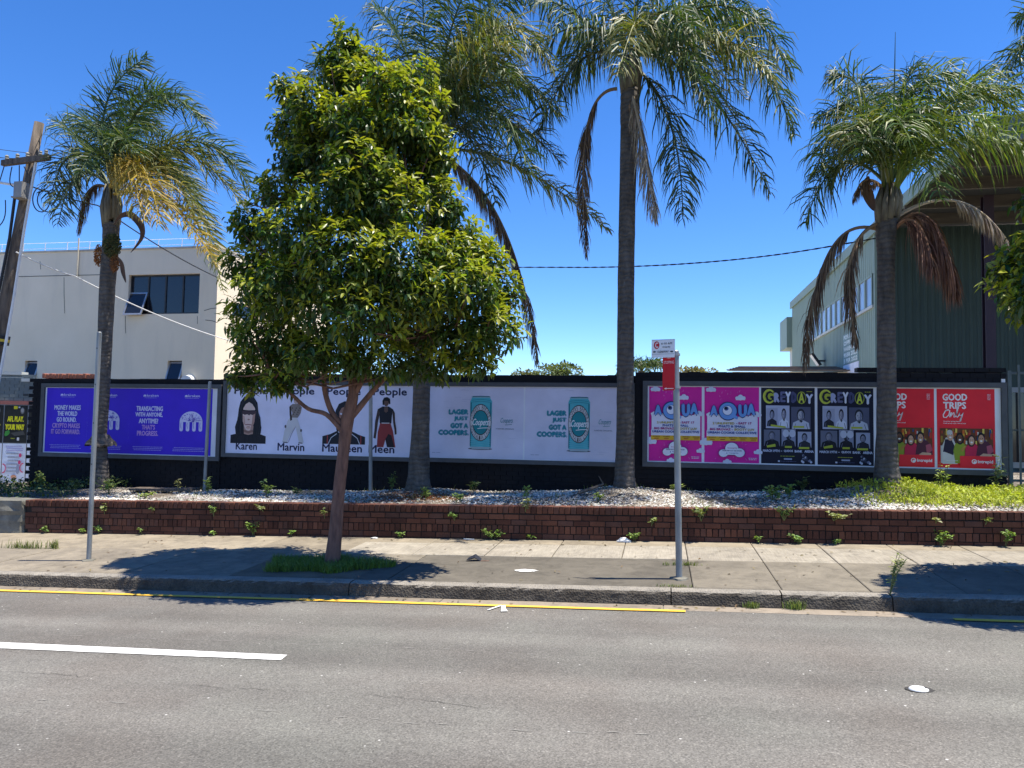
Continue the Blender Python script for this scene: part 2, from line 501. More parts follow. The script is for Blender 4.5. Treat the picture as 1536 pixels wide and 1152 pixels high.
kx = [-22, -15, -10.5, onKerb(18), onKerb(545), onKerb(1006), onKerb(1166), onKerb(1327), 6.5, 9, 12, 16, 22]
for i, (a, b) in enumerate(zip(kx[:-1], kx[1:])):
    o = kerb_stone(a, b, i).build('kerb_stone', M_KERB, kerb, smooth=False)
    o.location.z = random.uniform(-.006, .004)

# ------------------------------------------------------------------ footpath slabs
fp_y0, fp_y1 = T_KERB + .19, T_BRICK + .15
footpath = tag(MB().hexa([(XL, fp_y0, zs(XL, -.3)), (XR, fp_y0, zs(XR, -.3)), (XR, fp_y1, zs(XR, -.3)), (XL, fp_y1, zs(XL, -.3)),
                          (XL, fp_y0, zs(XL, H_KERB - .03)), (XR, fp_y0, zs(XR, H_KERB - .03)), (XR, fp_y1, zs(XR, H_BRICK - .03)), (XL, fp_y1, zs(XL, H_BRICK - .03))]).build('footpath', M_EARTH), kind='structure')
def slab(x0, x1, y0, y1, mat, gap=0.004, dz=0.0, hole=None):
    x0 += gap; x1 -= gap; y0 += gap * .6; y1 -= gap * .6
    nx, ny = max(1, int((x1 - x0) / .35)), max(1, int((y1 - y0) / .35))
    c = 0.008
    V = []; F = []
    X = np.concatenate([[x0, x0 + c], np.linspace(x0, x1, nx + 1)[1:-1], [x1 - c, x1]])
    Y = np.concatenate([[y0, y0 + c], np.linspace(y0, y1, ny + 1)[1:-1], [y1 - c, y1]])
    tilt = random.uniform(-.003, .003)
    for j, y in enumerate(Y):
        for i, x in enumerate(X):
            edge = i in (0, len(X) - 1) or j in (0, len(Y) - 1)
            z = zs(x, h_path(y)) + dz + (-.006 if edge else random.uniform(-.0012, .0012)) + tilt * (x - x0) / max(.1, x1 - x0)
            V.append((x, y, z))
    n = len(X)
    for j in range(len(Y) - 1):
        for i in range(n - 1):
            if hole:
                cx, cy = (X[i] + X[i + 1]) / 2, (Y[j] + Y[j + 1]) / 2
                if hole[0] < cx < hole[2] and hole[1] < cy < hole[3]: continue
            F.append((j * n + i, j * n + i + 1, (j + 1) * n + i + 1, (j + 1) * n + i))
    ring = [i for i in range(n)] + [j * n + n - 1 for j in range(1, len(Y))] + [(len(Y) - 1) * n + i for i in range(n - 2, -1, -1)] + [j * n for j in range(len(Y) - 2, 0, -1)]
    b = len(V)
    V += [(V[k][0], V[k][1], V[k][2] - .05) for k in ring]
    for q in range(len(ring)):
        F.append((ring[q], b + q, b + (q + 1) % len(ring), ring[(q + 1) % len(ring)]))
    return MB().add(V, F).build('slab', mat, footpath, smooth=False)
# joints across the path follow the photographed joints
def onPath(px, py):
    p = onG(px, py, .2)
    for _ in range(4): p = onG(px, py, h_path(p.y))
    return p
TREE = onPath(497, 847)
y_a = onPath(1180, 843).y      # back edge of the kerb-side slabs
y_b = onPath(1180, 822).y      # back edge of the pale strip
j_r = [onPath(p, 862).x for p in (1036, 1158, 1278)]
stp = j_r[1] - j_r[0]
jx = [j_r[0], j_r[1], j_r[2]] + [j_r[2] + stp * k for k in range(1, 14)]
for a, b in zip(jx[:-1], jx[1:]):
    slab(a, b, fp_y0, y_a, M_PATH_MID, dz=random.uniform(-.004, .004))
    slab(a, b, y_a, y_b, M_PATH_PALE, .005)
    slab(a, b, y_b, fp_y1, M_PATH_TAN)
# middle: dark asphalt-like kerb-side bay beside the tree, pale strip and tan strip behind
x_bay0 = onPath(598, 858).x
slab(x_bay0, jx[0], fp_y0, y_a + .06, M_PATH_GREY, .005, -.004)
mjx = [onPath(p, 815).x for p in (645, 748, 842, 938)] + [jx[0]]
mjx = [mjx[0] - 1.05] + mjx
for a, b in zip(mjx[:-1], mjx[1:]):
    slab(a, b, y_a + .06, y_b, M_PATH_PALE, .006)
    slab(a, b, y_b, fp_y1, M_PATH_TAN, .006)
# left: broad old concrete
lx = [-24, -19, -15.5, onPath(10, 830).x, onPath(120, 830).x, onPath(255, 830).x, onPath(360, 830).x, mjx[0]]
for i, (a, b) in enumerate(zip(lx[:-1], lx[1:])):
    ym = onPath(120, 822).y
    slab(a, b, ym, fp_y1, M_PATH_TAN, .004)
pit = (TREE.x - 1.0, TREE.y - .62, TREE.x + .62, TREE.y + .42)
ym = onPath(120, 822).y
lx2 = [-24, -19, -15.5, onPath(-30, 850).x, onPath(75, 850).x, onPath(215, 850).x, pit[0]]
for a, b in zip(lx2[:-1], lx2[1:]): slab(a, b, fp_y0, ym, M_PATH_LEFT, .003, random.uniform(-.004, .003))
slab(pit[0], mjx[0], pit[3], ym, M_PATH_LEFT, .003)
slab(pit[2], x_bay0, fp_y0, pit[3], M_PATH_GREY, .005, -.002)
if mjx[0] < x_bay0: slab(mjx[0], x_bay0, pit[3], y_a + .06, M_PATH_MID, .005)
# ------------------------------------------------------------------ low brick retaining wall
bw_x0 = onY(38, 770, T_BRICK).x
BW_X1 = 10.0
brick_wall = empty('brick_wall', (bw_x0, T_BRICK, zs(bw_x0, H_BRICK)), 'low red-brown brick retaining wall along the back of the footpath', 'brick wall')
BS = 0.0235                                                    # slope of the courses
def bz(x, dz): return 0.728 + BS * x + dz
core = MB().hexa([(bw_x0 + .012, T_BRICK + .012, bz(bw_x0, -.75)), (BW_X1, T_BRICK + .012, bz(BW_X1, -.75)), (BW_X1, T_BRICK + .21, bz(BW_X1, -.75)), (bw_x0 + .012, T_BRICK + .21, bz(bw_x0, -.75)),
                  (bw_x0 + .012, T_BRICK + .012, bz(bw_x0, -.012)), (BW_X1, T_BRICK + .012, bz(BW_X1, -.012)), (BW_X1, T_BRICK + .21, bz(BW_X1, -.012)), (bw_x0 + .012, T_BRICK + .21, bz(bw_x0, -.012))])
shift(core, brick_wall).build('mortar_core', M_MORTAR, brick_wall)
def at_wall(o, p): o.location = (p[0] - brick_wall.location.x, p[1] - brick_wall.location.y, p[2] - brick_wall.location.z)
row_meshes = [chamfer_mesh('brick_on_edge', .077, .225, .108, .005, M_BRICK, .0015) for _ in range(5)]
str_meshes = [chamfer_mesh('brick_stretcher', .230, .106, .076, .005, M_BRICK, .0015) for _ in range(5)]
tilt = (0, -math.atan(BS), 0)
def place(me, x, y, z):
    o = inst('brick', me, (0, 0, 0), brick_wall, (random.uniform(-.006, .006), tilt[1] + random.uniform(-.004, .004), random.uniform(-.008, .008)))
    at_wall(o, (x, y, z)); return o
cnt = 0
vis_x1 = onY(1536, 790, T_BRICK).x + 0.2
# stretcher courses
for c, dz in enumerate((-.118 - .086, -.118 - .172)):
    x = bw_x0 + (.0 if c == 0 else .115) - .12
    while x < vis_x1:
        if x > bw_x0 - .01: place(random.choice(str_meshes), x, T_BRICK + random.uniform(-.003, .003), bz(x, dz + random.uniform(-.002, .002))); cnt += 1
        x += .240
# brick-on-edge top course
x = bw_x0
top_xs = []
while x < BW_X1 - .1: top_xs.append(x); x += .0868
for x in top_xs:
    if cnt < 300 and x < vis_x1: place(random.choice(row_meshes), x, T_BRICK - .008 + random.uniform(-.004, .004), bz(x, -.110 + random.uniform(-.003, .003))); cnt += 1
    else: break
rest = MB(); rr = random.Random(3)
def loose_box(mb, x, y, z, w, d, h):
    c = .004; a = BS
    mb.hexa([(x, y, z), (x + w, y, z + a * w), (x + w, y + d, z + a * w), (x, y + d, z), (x + c, y, z + h), (x + w - c, y, z + h + a * w), (x + w - c, y + d, z + h + a * w), (x + c, y + d, z + h)], (lambda q: (q, q, q))(rr.random()))
for x in [q for q in top_xs if q >= x]:
    loose_box(rest, x, T_BRICK - .008 + rr.uniform(-.004, .004), bz(x, -.110), .077, .225, .108)
for x in top_xs:                                                # bottom brick-on-edge course
    loose_box(rest, x, T_BRICK + rr.uniform(-.004, .004), bz(x, -.118 - .172 - .120 + rr.uniform(-.003, .003)), .077, .2, .109)
for c, dz in enumerate((-.118 - .292 - .088, -.118 - .292 - .174)):
    x = bw_x0 + .06 * c
    while x < BW_X1: loose_box(rest, x, T_BRICK + .004 + rr.uniform(-.003, .003), bz(x, dz), .230, .106, .076); x += .24
x = vis_x1 + .05
while x < BW_X1:
    for dz in (-.204, -.290): loose_box(rest, x, T_BRICK, bz(x, dz), .23, .106, .076)
    x += .24
o = shift(rest, brick_wall).build('brick_courses', M_BRICK_JOINED, brick_wall, usecol=True); o['kind'] = 'stuff'

# weathered concrete block ending the brick wall
M_OLDCONC = m_concrete('old_rendered_concrete', (0.26, 0.245, 0.2), (0.12, 0.115, 0.095), (0.05, 0.052, 0.042), 0.8)
def rough_block(name, x0, x1, y0, y1, z0, z1, mat, label, cat, seed=1, amp=.02):
    r = np.random.default_rng(seed); import bmesh
    bm = bmesh.new(); bmesh.ops.create_cube(bm, size=1.0)
    bmesh.ops.subdivide_edges(bm, edges=bm.edges[:], cuts=7, use_grid_fill=True)
    for v in bm.verts:
        e = sum(abs(abs(c) - .5) < 1e-4 for c in v.co)
        k = 1 - (.035 if e >= 2 else 0)
        v.co = Vector((v.co.x * k * (x1 - x0), v.co.y * k * (y1 - y0), (v.co.z + .5) * (z1 - z0))) + Vector(r.normal(0, amp, 3)) * .5
    me = bpy.data.meshes.new(name); bm.to_mesh(me); bm.free(); me.materials.append(mat)
    o = inst(name, me, ((x0 + x1) / 2, (y0 + y1) / 2, z0)); return tag(o, label, cat)
bx0 = onY(-120, 770, T_BRICK).x
rough_block('concrete_block', bx0, bw_x0 - .02, T_BRICK - .05, T_BRICK + .45, zs(bw_x0, H_BRICK) - .15, onY(20, 751, T_BRICK).z, M_OLDCONC, 'weathered grey concrete block beside the end of the brick retaining wall', 'block', 4, .02)

# ------------------------------------------------------------------ garden bed behind it
def palm_base(px, py, y): return onY(px, py, y)
PB = [palm_base(152, 731, 14.05), palm_base(627, 734, 13.75), palm_base(937, 730, 13.75), palm_base(1331, 726, 13.95)]
def bed_z(x, y):
    f = np.clip((y - (T_BRICK + .2)) / 1.2, 0, 1)
    z = (0.700 + BS * x) * (1 - f) + (H_BED + GS * x) * f
    for p in PB:
        base = H_BED + GS * p.x
        z = z + (p.z - base) * np.exp(-((x - p.x) ** 2 + ((y - p.y) * 1.1) ** 2) / .55)
    z = z + .018 * np.sin(x * 2.3 + y) * np.sin(y * 3.1 + .6 * x) * f
    return z
def m_bed():
    t = NT('pebble_ground')
    v = t.coords('Object')
    vc = t.voro(v, 26.0, out='Color'); vd = t.voro(v, 26.0)
    peb = t.ramp(vc, [(0.0, (0.5, 0.46, 0.39)), (0.5, (0.68, 0.63, 0.55)), (1.0, (0.4, 0.36, 0.3))])
    soil = t.ramp(t.noise(v, 9, 6), [(0.3, (0.05, 0.038, 0.028)), (0.7, (0.17, 0.13, 0.085))])
    edge = t.ramp(vd, [(0.3, 1.0), (0.62, 0.0)])
    cover = t.ramp(t.noise(v, 0.9, 5, 0.65), [(0.4, 0.1), (0.58, 0.95)])
    c = t.mix(t.mix(1.0, edge, cover, 'MULTIPLY'), soil, peb)
    inv = t.ramp(vd, [(0.0, 1.0), (0.7, 0.0)])
    return t.fin(c, 0.9, t.bump(inv, 0.9, 0.03), spec=0.3)
M_BED = m_bed()
gx = np.linspace(-24, 10.5, 230); gy = np.concatenate([np.linspace(T_BRICK + .19, T_WALL + .05, 26), [16, 18, 21]])
GX, GY = np.meshgrid(gx, gy)
V = np.stack([GX, GY, bed_z(GX, np.minimum(GY, T_WALL))], -1).reshape(-1, 3)
n = len(gx); idx = np.arange(len(gy) * n).reshape(len(gy), n)
F = np.stack([idx[:-1, :-1], idx[:-1, 1:], idx[1:, 1:], idx[1:, :-1]], -1).reshape(-1, 4)
garden = tag(mk('garden_bed', V, F, M_BED, smooth=True), kind='structure')

# loose pebbles (too many to count)
def pebbles(N, seed):
    r = np.random.default_rng(seed)
    x = r.uniform(-10.6, 7.2, N * 2); y = T_BRICK + .22 + (T_WALL - T_BRICK - .3) * r.uniform(0, 1, N * 2)
    d = .5 + .5 * np.sin(x * .9 + 1.3) * np.cos(y * 1.7 + x * .35) + .25 * np.sin(x * 3.7 + y * 2)
    keep = r.uniform(0, 1, len(x)) < np.clip(.05 + d * 1.1, .03, 1)
    keep &= ~((x > 3.4) & (y > 12.6) & (r.uniform(0, 1, len(x)) < .8))
    keep &= ~((abs(x - PB[1].x - .3) < .8) & (r.uniform(0, 1, len(x)) < .75))
    x, y = x[keep][:N], y[keep][:N]; n = len(x)
    z = bed_z(x, y)
    oct_ = np.array([[1, 0, 0], [0, 1, 0], [-1, 0, 0], [0, -1, 0], [0, 0, 1], [0, 0, -1]], float)
    s = r.uniform(.012, .032, n)
    sc = np.stack([s * r.uniform(.8, 1.5, n), s * r.uniform(.7, 1.2, n), s * r.uniform(.45, .8, n)], -1)
    P = oct_[None] * sc[:, None] * r.uniform(.75, 1.25, (n, 6, 1))
    a = r.uniform(0, 6.28, n); ca, sa = np.cos(a)[:, None], np.sin(a)[:, None]
    tl = r.normal(0, .35, (n, 1))
    X, Y, Z = P[..., 0] * ca - P[..., 1] * sa, P[..., 0] * sa + P[..., 1] * ca, P[..., 2]
    Z = Z + X * tl
    V = np.stack([X + x[:, None], Y + y[:, None], Z + (z + s * .25)[:, None]], -1).reshape(-1, 3)
    f = np.array([[0, 1, 4], [1, 2, 4], [2, 3, 4], [3, 0, 4], [1, 0, 5], [2, 1, 5], [3, 2, 5], [0, 3, 5]])
    F = (f[None] + (np.arange(n) * 6)[:, None, None]).reshape(-1, 3)
    g = (r.uniform(.5, .85, n) * (.85 + .25 * np.sin(x * 1.9 + 2 * np.sin(y * 2.1))))[:, None] * np.array([1, .94, .83]) + r.normal(0, .015, (n, 3))
    dark = r.uniform(0, 1, n) < .2
    g[dark] = g[dark] * .35 * np.array([1.1, .95, .8])
    return V, F, np.repeat(np.clip(g, .02, .85), 6, 0)
M_PEB = attr_mat('white_pebble', .85, .25, 40, .25)
V, F, C = pebbles(15000, 5)
tag(mk('pebbles', V, F, M_PEB, col=C), 'loose white and grey pebbles strewn over the garden bed', 'pebbles', kind='stuff')

# ------------------------------------------------------------------ black painted boundary wall in three stepped sections
def m_black():
    t = NT('black_painted_brick')
    v = t.coords('Object')
    c = t.ramp(t.noise(v, 2.0, 7, .65), [(.3, (.006, .006, .008)), (.75, (.013, .013, .016))])
    ch = t.ramp(t.noise(t.coords('Object', (1, 1, 3.5)), 5.5, 5, .7), [(.74, 0.0), (.80, .6)])
    c = t.mix(ch, c, (.10, .09, .085))
    return t.fin(c, .75, t.bump(t.noise(v, 55, 5), .4, .003), spec=.2)
M_BLACK = m_black()
def wall_section(x0, x1, z0, z1, y, label, steps=(), toothed=False):
    root = empty('boundary_wall', (x0, y, z0), label, 'wall')
    d = .22
    MB().box(.012, .012, 0, x1 - x0 - .012, d, z1 - z0 - .012).build('wall_core', M_BLACK, root)
    mb = MB(); r = random.Random(int(x0 * 100)); nrow = int(round((z1 - z0) / .0855)); ph = (z1 - z0) / nrow
    for i in range(nrow):
        x = -.12 if i % 2 else 0.0
        while x < x1 - x0 - .005:
            a, b = max(0, x), min(x1 - x0, x + .230)
            if toothed and x <= 0 and i % 2 == 0: a -= .09
            if b - a > .02:
                mb.box(a, r.uniform(-.003, .002), i * ph, b, .02, i * ph + ph - .010)
                if i == nrow - 1: mb.box(a, .022, i * ph + .003, b, d, i * ph + ph - .008 + r.uniform(-.006, .012))
            x += .240
    o = mb.build('brick_courses', M_BLACK, root); o['kind'] = 'stuff'
    for (a, b, h) in steps:
        m2 = MB(); k = 0
        for rr_ in range(int(round(h / .0855))):
            x = a + (.12 if rr_ % 2 else 0)
            while x < b:
                m2.box(x - x0, r.uniform(-.004, .004), z1 - z0 + rr_ * .0855 + .012, min(b, x + .230) - x0, d, z1 - z0 + rr_ * .0855 + .0855); x += .24
        m2.build('raised_course', M_BLACK, root)
    return root
w1 = (onY(50, 567, T_WALL).x, onY(334.5, 569, T_WALL).x)
w2 = (w1[1] + .004, onY(955, 563, T_WALL).x)
w3 = (w2[1] - .02, onY(1509, 560, T_WALL - .1).x)
Z1, Z2, Z3 = onY(200, 568, T_WALL).z, onY(780, 562, T_WALL).z, onY(1100, 558.5, T_WALL).z
wall_section(w1[0], w1[1], -.35, Z1, T_WALL, 'black painted brick wall section behind the purple billboard', toothed=True)
wall_section(w2[0], w2[1], 0.0, Z2, T_WALL + .012, 'long black painted brick wall section behind the lager posters')
wall_section(w3[0], w3[1], 0.1, Z3, T_WALL - .10, 'black painted brick wall section with a raised end behind the pink and red posters', steps=((onY(1286, 556, T_WALL - .1).x, w3[1], .0855),))
# ------------------------------------------------------------------ billboards and their printed posters
M_FRAME = simple('grey_frame', (.085, .088, .094), (.06, .062, .067), 5, .55, .15, 60)
M_PAPER = attr_mat('poster_paper', .6, .3, 1.6, .17, bump=.6)
M_INK = attr_mat('poster_ink', .6, .3, 3, .16, bump=.4)
WHITE = hexc('f2f2f2')

_text_cache = {}
def text_geo(s, bold=0.0, shear=0.0):
    """flat outline of a text, normalised to its bounding box (u right, v up)"""
    key = (s, bold, shear)
    if key in _text_cache: return _text_cache[key]
    cu = bpy.data.curves.new('lettering', 'FONT'); cu.body = s; cu.size = 1.0; cu.offset = bold; cu.resolution_u = 2; cu.shear = shear
    ob = bpy.data.objects.new('lettering', cu)
    me = bpy.data.meshes.new_from_object(ob)
    V = np.array([v.co[:] for v in me.vertices]).reshape(-1, 3)[:, :2]
    F = [list(p.vertices) for p in me.polygons]
    bpy.data.objects.remove(ob); bpy.data.curves.remove(cu); bpy.data.meshes.remove(me)
    lo, hi = V.min(0), V.max(0)
    V = (V - lo) / np.maximum(hi - lo, 1e-6)
    _text_cache[key] = (V, F)
    return V, F

class Print:
    """flat print on a sheet: u,v in 0..1 with v running DOWN from the sheet's top; x right, z up, -y towards the street"""
    def __init__(self, x0, z0, x1, z1, y=-.003):
        self.r = (x0, z0, x1, z1); self.y = y; self.k = 0; self.ink = MB(); self.let = MB()
    def pt(self, u, v, y): x0, z0, x1, z1 = self.r; return (x0 + u * (x1 - x0), y, z1 - v * (z1 - z0))
    def ly(self): self.k += 1; return self.y - .00022 * self.k
    def poly(self, pts, c):
        y = self.ly(); c = hexc(c) if isinstance(c, str) else c
        self.ink.add([self.pt(u, v, y) for u, v in pts], [tuple(range(len(pts)))], c)
    def rect(self, u0, v0, u1, v1, c): self.poly([(u0, v1), (u1, v1), (u1, v0), (u0, v0)], c)
    def ell(self, cu, cv, ru, rv, c, a0=0, a1=360, n=22):
        self.poly([(cu + ru * math.cos(R(a0 + (a1 - a0) * i / n)), cv - rv * math.sin(R(a0 + (a1 - a0) * i / n))) for i in range(n if a1 - a0 >= 360 else n + 1)], c)
    def ring(self, cu, cv, ru, rv, w, c, a0=0, a1=360, n=26):
        y = self.ly(); c = hexc(c) if isinstance(c, str) else c
        V = []; F = []
        for i in range(n + 1):
            a = R(a0 + (a1 - a0) * i / n)
            for k in (1, 1 - w): V.append(self.pt(cu + ru * k * math.cos(a), cv - rv * k * math.sin(a), y))
            if i: F.append((2 * i - 2, 2 * i, 2 * i + 1, 2 * i - 1))
        self.ink.add(V, F, c)
    def stroke(self, pts, w, c):
        asp = (self.r[2] - self.r[0]) / (self.r[3] - self.r[1]); y = self.ly(); c = hexc(c) if isinstance(c, str) else c
        V = []; F = []; n = len(pts)
        for i, p in enumerate(pts):
            a, b = pts[max(i - 1, 0)], pts[min(i + 1, n - 1)]
            dx, dy = (b[0] - a[0]) * asp, b[1] - a[1]; L = math.hypot(dx, dy) or 1
            nx, ny = -dy / L * w / asp, dx / L * w
            V += [self.pt(p[0] + nx, p[1] + ny, y), self.pt(p[0] - nx, p[1] - ny, y)]
            if i: F.append((2 * i - 2, 2 * i - 1, 2 * i + 1, 2 * i))
        self.ink.add(V, F, c)
    def text(self, s, u0, v0, u1, v1, c, bold=0.0, shear=0.0, arc=0.0):
        if bold > 0:                        # heavier strokes: the outline laid down again, slightly shifted
            hb = bold * (v1 - v0) * 1.5; asp = (self.r[2] - self.r[0]) / (self.r[3] - self.r[1]); hu = hb / asp
            for du, dv in ((-hu, 0), (hu, 0), (0, -hb), (0, hb)): self.text(s, u0 + hu + du, v0 + hb + dv, u1 - hu + du, v1 - hb + dv, c, 0, shear, arc)
            return
        """fitted into the box; arc bends the line up (+) or down (-)"""
        V, F = text_geo(s, 0.0, shear); y = self.ly(); c = hexc(c) if isinstance(c, str) else c
        pts = []
        for (a, b) in V:
            u = u0 + a * (u1 - u0); v = v1 - b * (v1 - v0)
            if arc: v -= arc * (1 - (2 * a - 1) ** 2)
            pts.append(self.pt(u, v, y))
        self.let.add(pts, F, c)
    def arctext(self, s, cu, cv, ru, rv, a0, a1, h, c, bold=.02, inside=False):
        n = len(s); y = self.ly(); c = hexc(c) if isinstance(c, str) else c
        for i, ch in enumerate(s):
            if ch == ' ': continue
            V, F = text_geo(ch, 0.0)
            mid = a0 + (a1 - a0) * (i + .5) / n; half = abs(a1 - a0) / n * .38; pts = []
            for (a, b) in V:
                if inside: ang = R(mid + (2 * a - 1) * half); k = 1 - h * b
                else: ang = R(mid - (2 * a - 1) * half); k = 1 - h * (1 - b)
                pts.append(self.pt(cu + ru * k * math.cos(ang), cv - rv * k * math.sin(ang), y))
            self.let.add(pts, F, c)
    def lines(self, u0, v0, u1, n, dv, c, h=.006, seed=1):
        r = random.Random(seed)
        for i in range(n):
            a, b = u0 + r.uniform(0, .08) * (u1 - u0), u1 - r.uniform(0, .1) * (u1 - u0); x = a
            while x < b:
                e = min(b, x + r.uniform(.02, .06)); self.rect(x, v0 + i * dv, e, v0 + i * dv + h, c); x = e + .008
    def finish(self, parent):
        if self.ink.v: self.ink.build('printed_picture', M_INK, parent, usecol=True)['kind'] = 'stuff'
        if self.let.v: self.let.build('lettering', M_INK, parent, usecol=True)['kind'] = 'stuff'

class Board:
    def __init__(self, px0, py0t, px1, py1t, py0b, py1b, y, label, fw, paper_label):
        a, b = onY(px0, py0t, y), onY(px1, py1t, y); c, d = onY(px0, py0b, y), onY(px1, py1b, y)
        self.y = y; self.x0, self.x1 = (a.x + c.x) / 2, (b.x + d.x) / 2
        self.z1, self.z0 = (a.z + b.z) / 2, (c.z + d.z) / 2
        self.root = empty('billboard', (self.x0, y, self.z0), label, 'billboard', 'billboards on the black wall')
        W, H = self.x1 - self.x0, self.z1 - self.z0; self.W, self.H = W, H
        e = .0015
        MB().box(0, -.05, 0, W, .0, fw).build('frame_rail', M_FRAME, self.root)
        MB().box(0, -.05, H - fw, W, .0, H).build('frame_rail', M_FRAME, self.root)
        MB().box(0, -.049, fw + e, fw, .0, H - fw - e).build('frame_stile', M_FRAME, self.root)
        MB().box(W - fw, -.049, fw + e, W, .0, H - fw - e).build('frame_stile', M_FRAME, self.root)
        self.fw = fw
        bk = MB().box(fw + e, -.012, fw + e, W - fw - e, -.002, H - fw - e, hexc('e9eaf0')).build('backing_board', M_PAPER, self.root, usecol=True)
    def sx(self, px): return onY(px, 640, self.y).x - self.x0
    def sz(self, px, py): return onY(px, py, self.y).z - self.z0
    def poster(self, pxa, pxb, mt, mb_, color, label=None):
        """pxa..pxb: photo columns of the sheet at mid height; mt/mb_: margins to the frame opening in metres"""
        xa, xb = self.sx(pxa), self.sx(pxb); za, zb = self.fw + mb_, self.H - self.fw - mt
        # a pasted sheet, very slightly wavy
        nx, nz = 10, 12; V = []; F = []; r = random.Random(int(pxa))
        ph = r.uniform(0, 6)
        for j in range(nz + 1):
            for i in range(nx + 1):
                V.append((xa + (xb - xa) * i / nx, -.0155 - .0006 * math.sin(i * .9 + ph) * math.sin(j * .7 + ph), za + (zb - za) * j / nz))
        for j in range(nz):
            for i in range(nx): F.append((j * (nx + 1) + i, j * (nx + 1) + i + 1, (j + 1) * (nx + 1) + i + 1, (j + 1) * (nx + 1) + i))
        o = MB().add(V, F, hexc(color) if isinstance(color, str) else color).build('poster', M_PAPER, self.root, usecol=True)
        if label: o['label'] = label
        return o, Print(xa, za, xb, zb, -.0175)

# ---- 1: purple crypto posters
def skin_face(p, cu, cv, w, h, skin, hair, asp):
    p.ell(cu, cv, w, h, skin)

b1 = Board(62, 574.3, 332, 577.6, 684, 691.8, T_WALL - .03, 'billboard with four purple crypto posters in a grey frame', .085, None)
cols = [69.0, 131.2, 193.4, 255.6, 317.8]
LILAC, PINKL, PURP = 'd9d6f5', 'c79ade', '4527cf'
words = [['MONEY MAKES', 'THE WORLD', 'GO ROUND.', 'CRYPTO MAKES', 'IT GO FORWARD.'], None, ['TRANSACTING', 'WITH ANYONE,', 'ANYTIME?', "THAT'S", 'PROGRESS.'], None]
wid = [[(.20, .84), (.28, .76), (.27, .75), (.17, .84), (.15, .85)], None, [(.18, .82), (.16, .82), (.25, .72), (.33, .65), (.22, .73)], None]
for i in range(4):
    o, p = b1.poster(cols[i], cols[i + 1], .012, .018, PURP)
    # small logo: dome with legs and the name
    p.ell(.37, .115, .035, .022, LILAC, 0, 180)
    for q in range(3): p.rect(.339 + q * .025, .114, .351 + q * .025, .128, LILAC)
    p.text('kraken', .42, .085, .70, .125, LILAC, .01)
    p.lines(.34, .139, .70, 1, .02, 'a79fe0', .006, i)
    if words[i]:
        for k, wd in enumerate(words[i]):
            hi = k >= 3 
            p.text(wd, wid[i][k][0], .268 + k * .094, wid[i][k][1], .345 + k * .094, PINKL if hi else LILAC, .028)
    else:
        cu, cv, ru, rv = .51, .50, .275, .16
        p.ell(cu, cv, ru, rv, LILAC, 0, 180, 26)
        lw = .086
        for q in range(4):
            u = cu - ru + q * (2 * ru - lw) / 3
            p.rect(u, cv - .005, u + lw, cv + .115, LILAC); p.ell(u + lw / 2, cv + .115, lw / 2, .026, LILAC, 180, 360, 10)
        rr_ = random.Random(i)
        for q in range(55):                                   # the fine circuit pattern inside
            a = rr_.uniform(8, 172); k = rr_.uniform(.15, .88); u, v = cu + ru * k * math.cos(R(a)), cv - rv * k * math.sin(R(a))
            p.stroke([(u, v), (u + rr_.uniform(-.035, .035), v + rr_.uniform(-.014, .014)), (u + rr_.uniform(-.045, .045), v + rr_.uniform(-.02, .02))], .0028, '5a43c4')
        for q in range(4):
            u = cu - ru + q * (2 * ru - lw) / 3
            p.stroke([(u + lw * .5, cv + .01), (u + lw * .35, cv + .05), (u + lw * .6, cv + .1)], .003, '6a55cc')
    p.lines(.10, .885, .90, 3, .024, 'b0a8e6', .007, i + 9)
    p.finish(o)

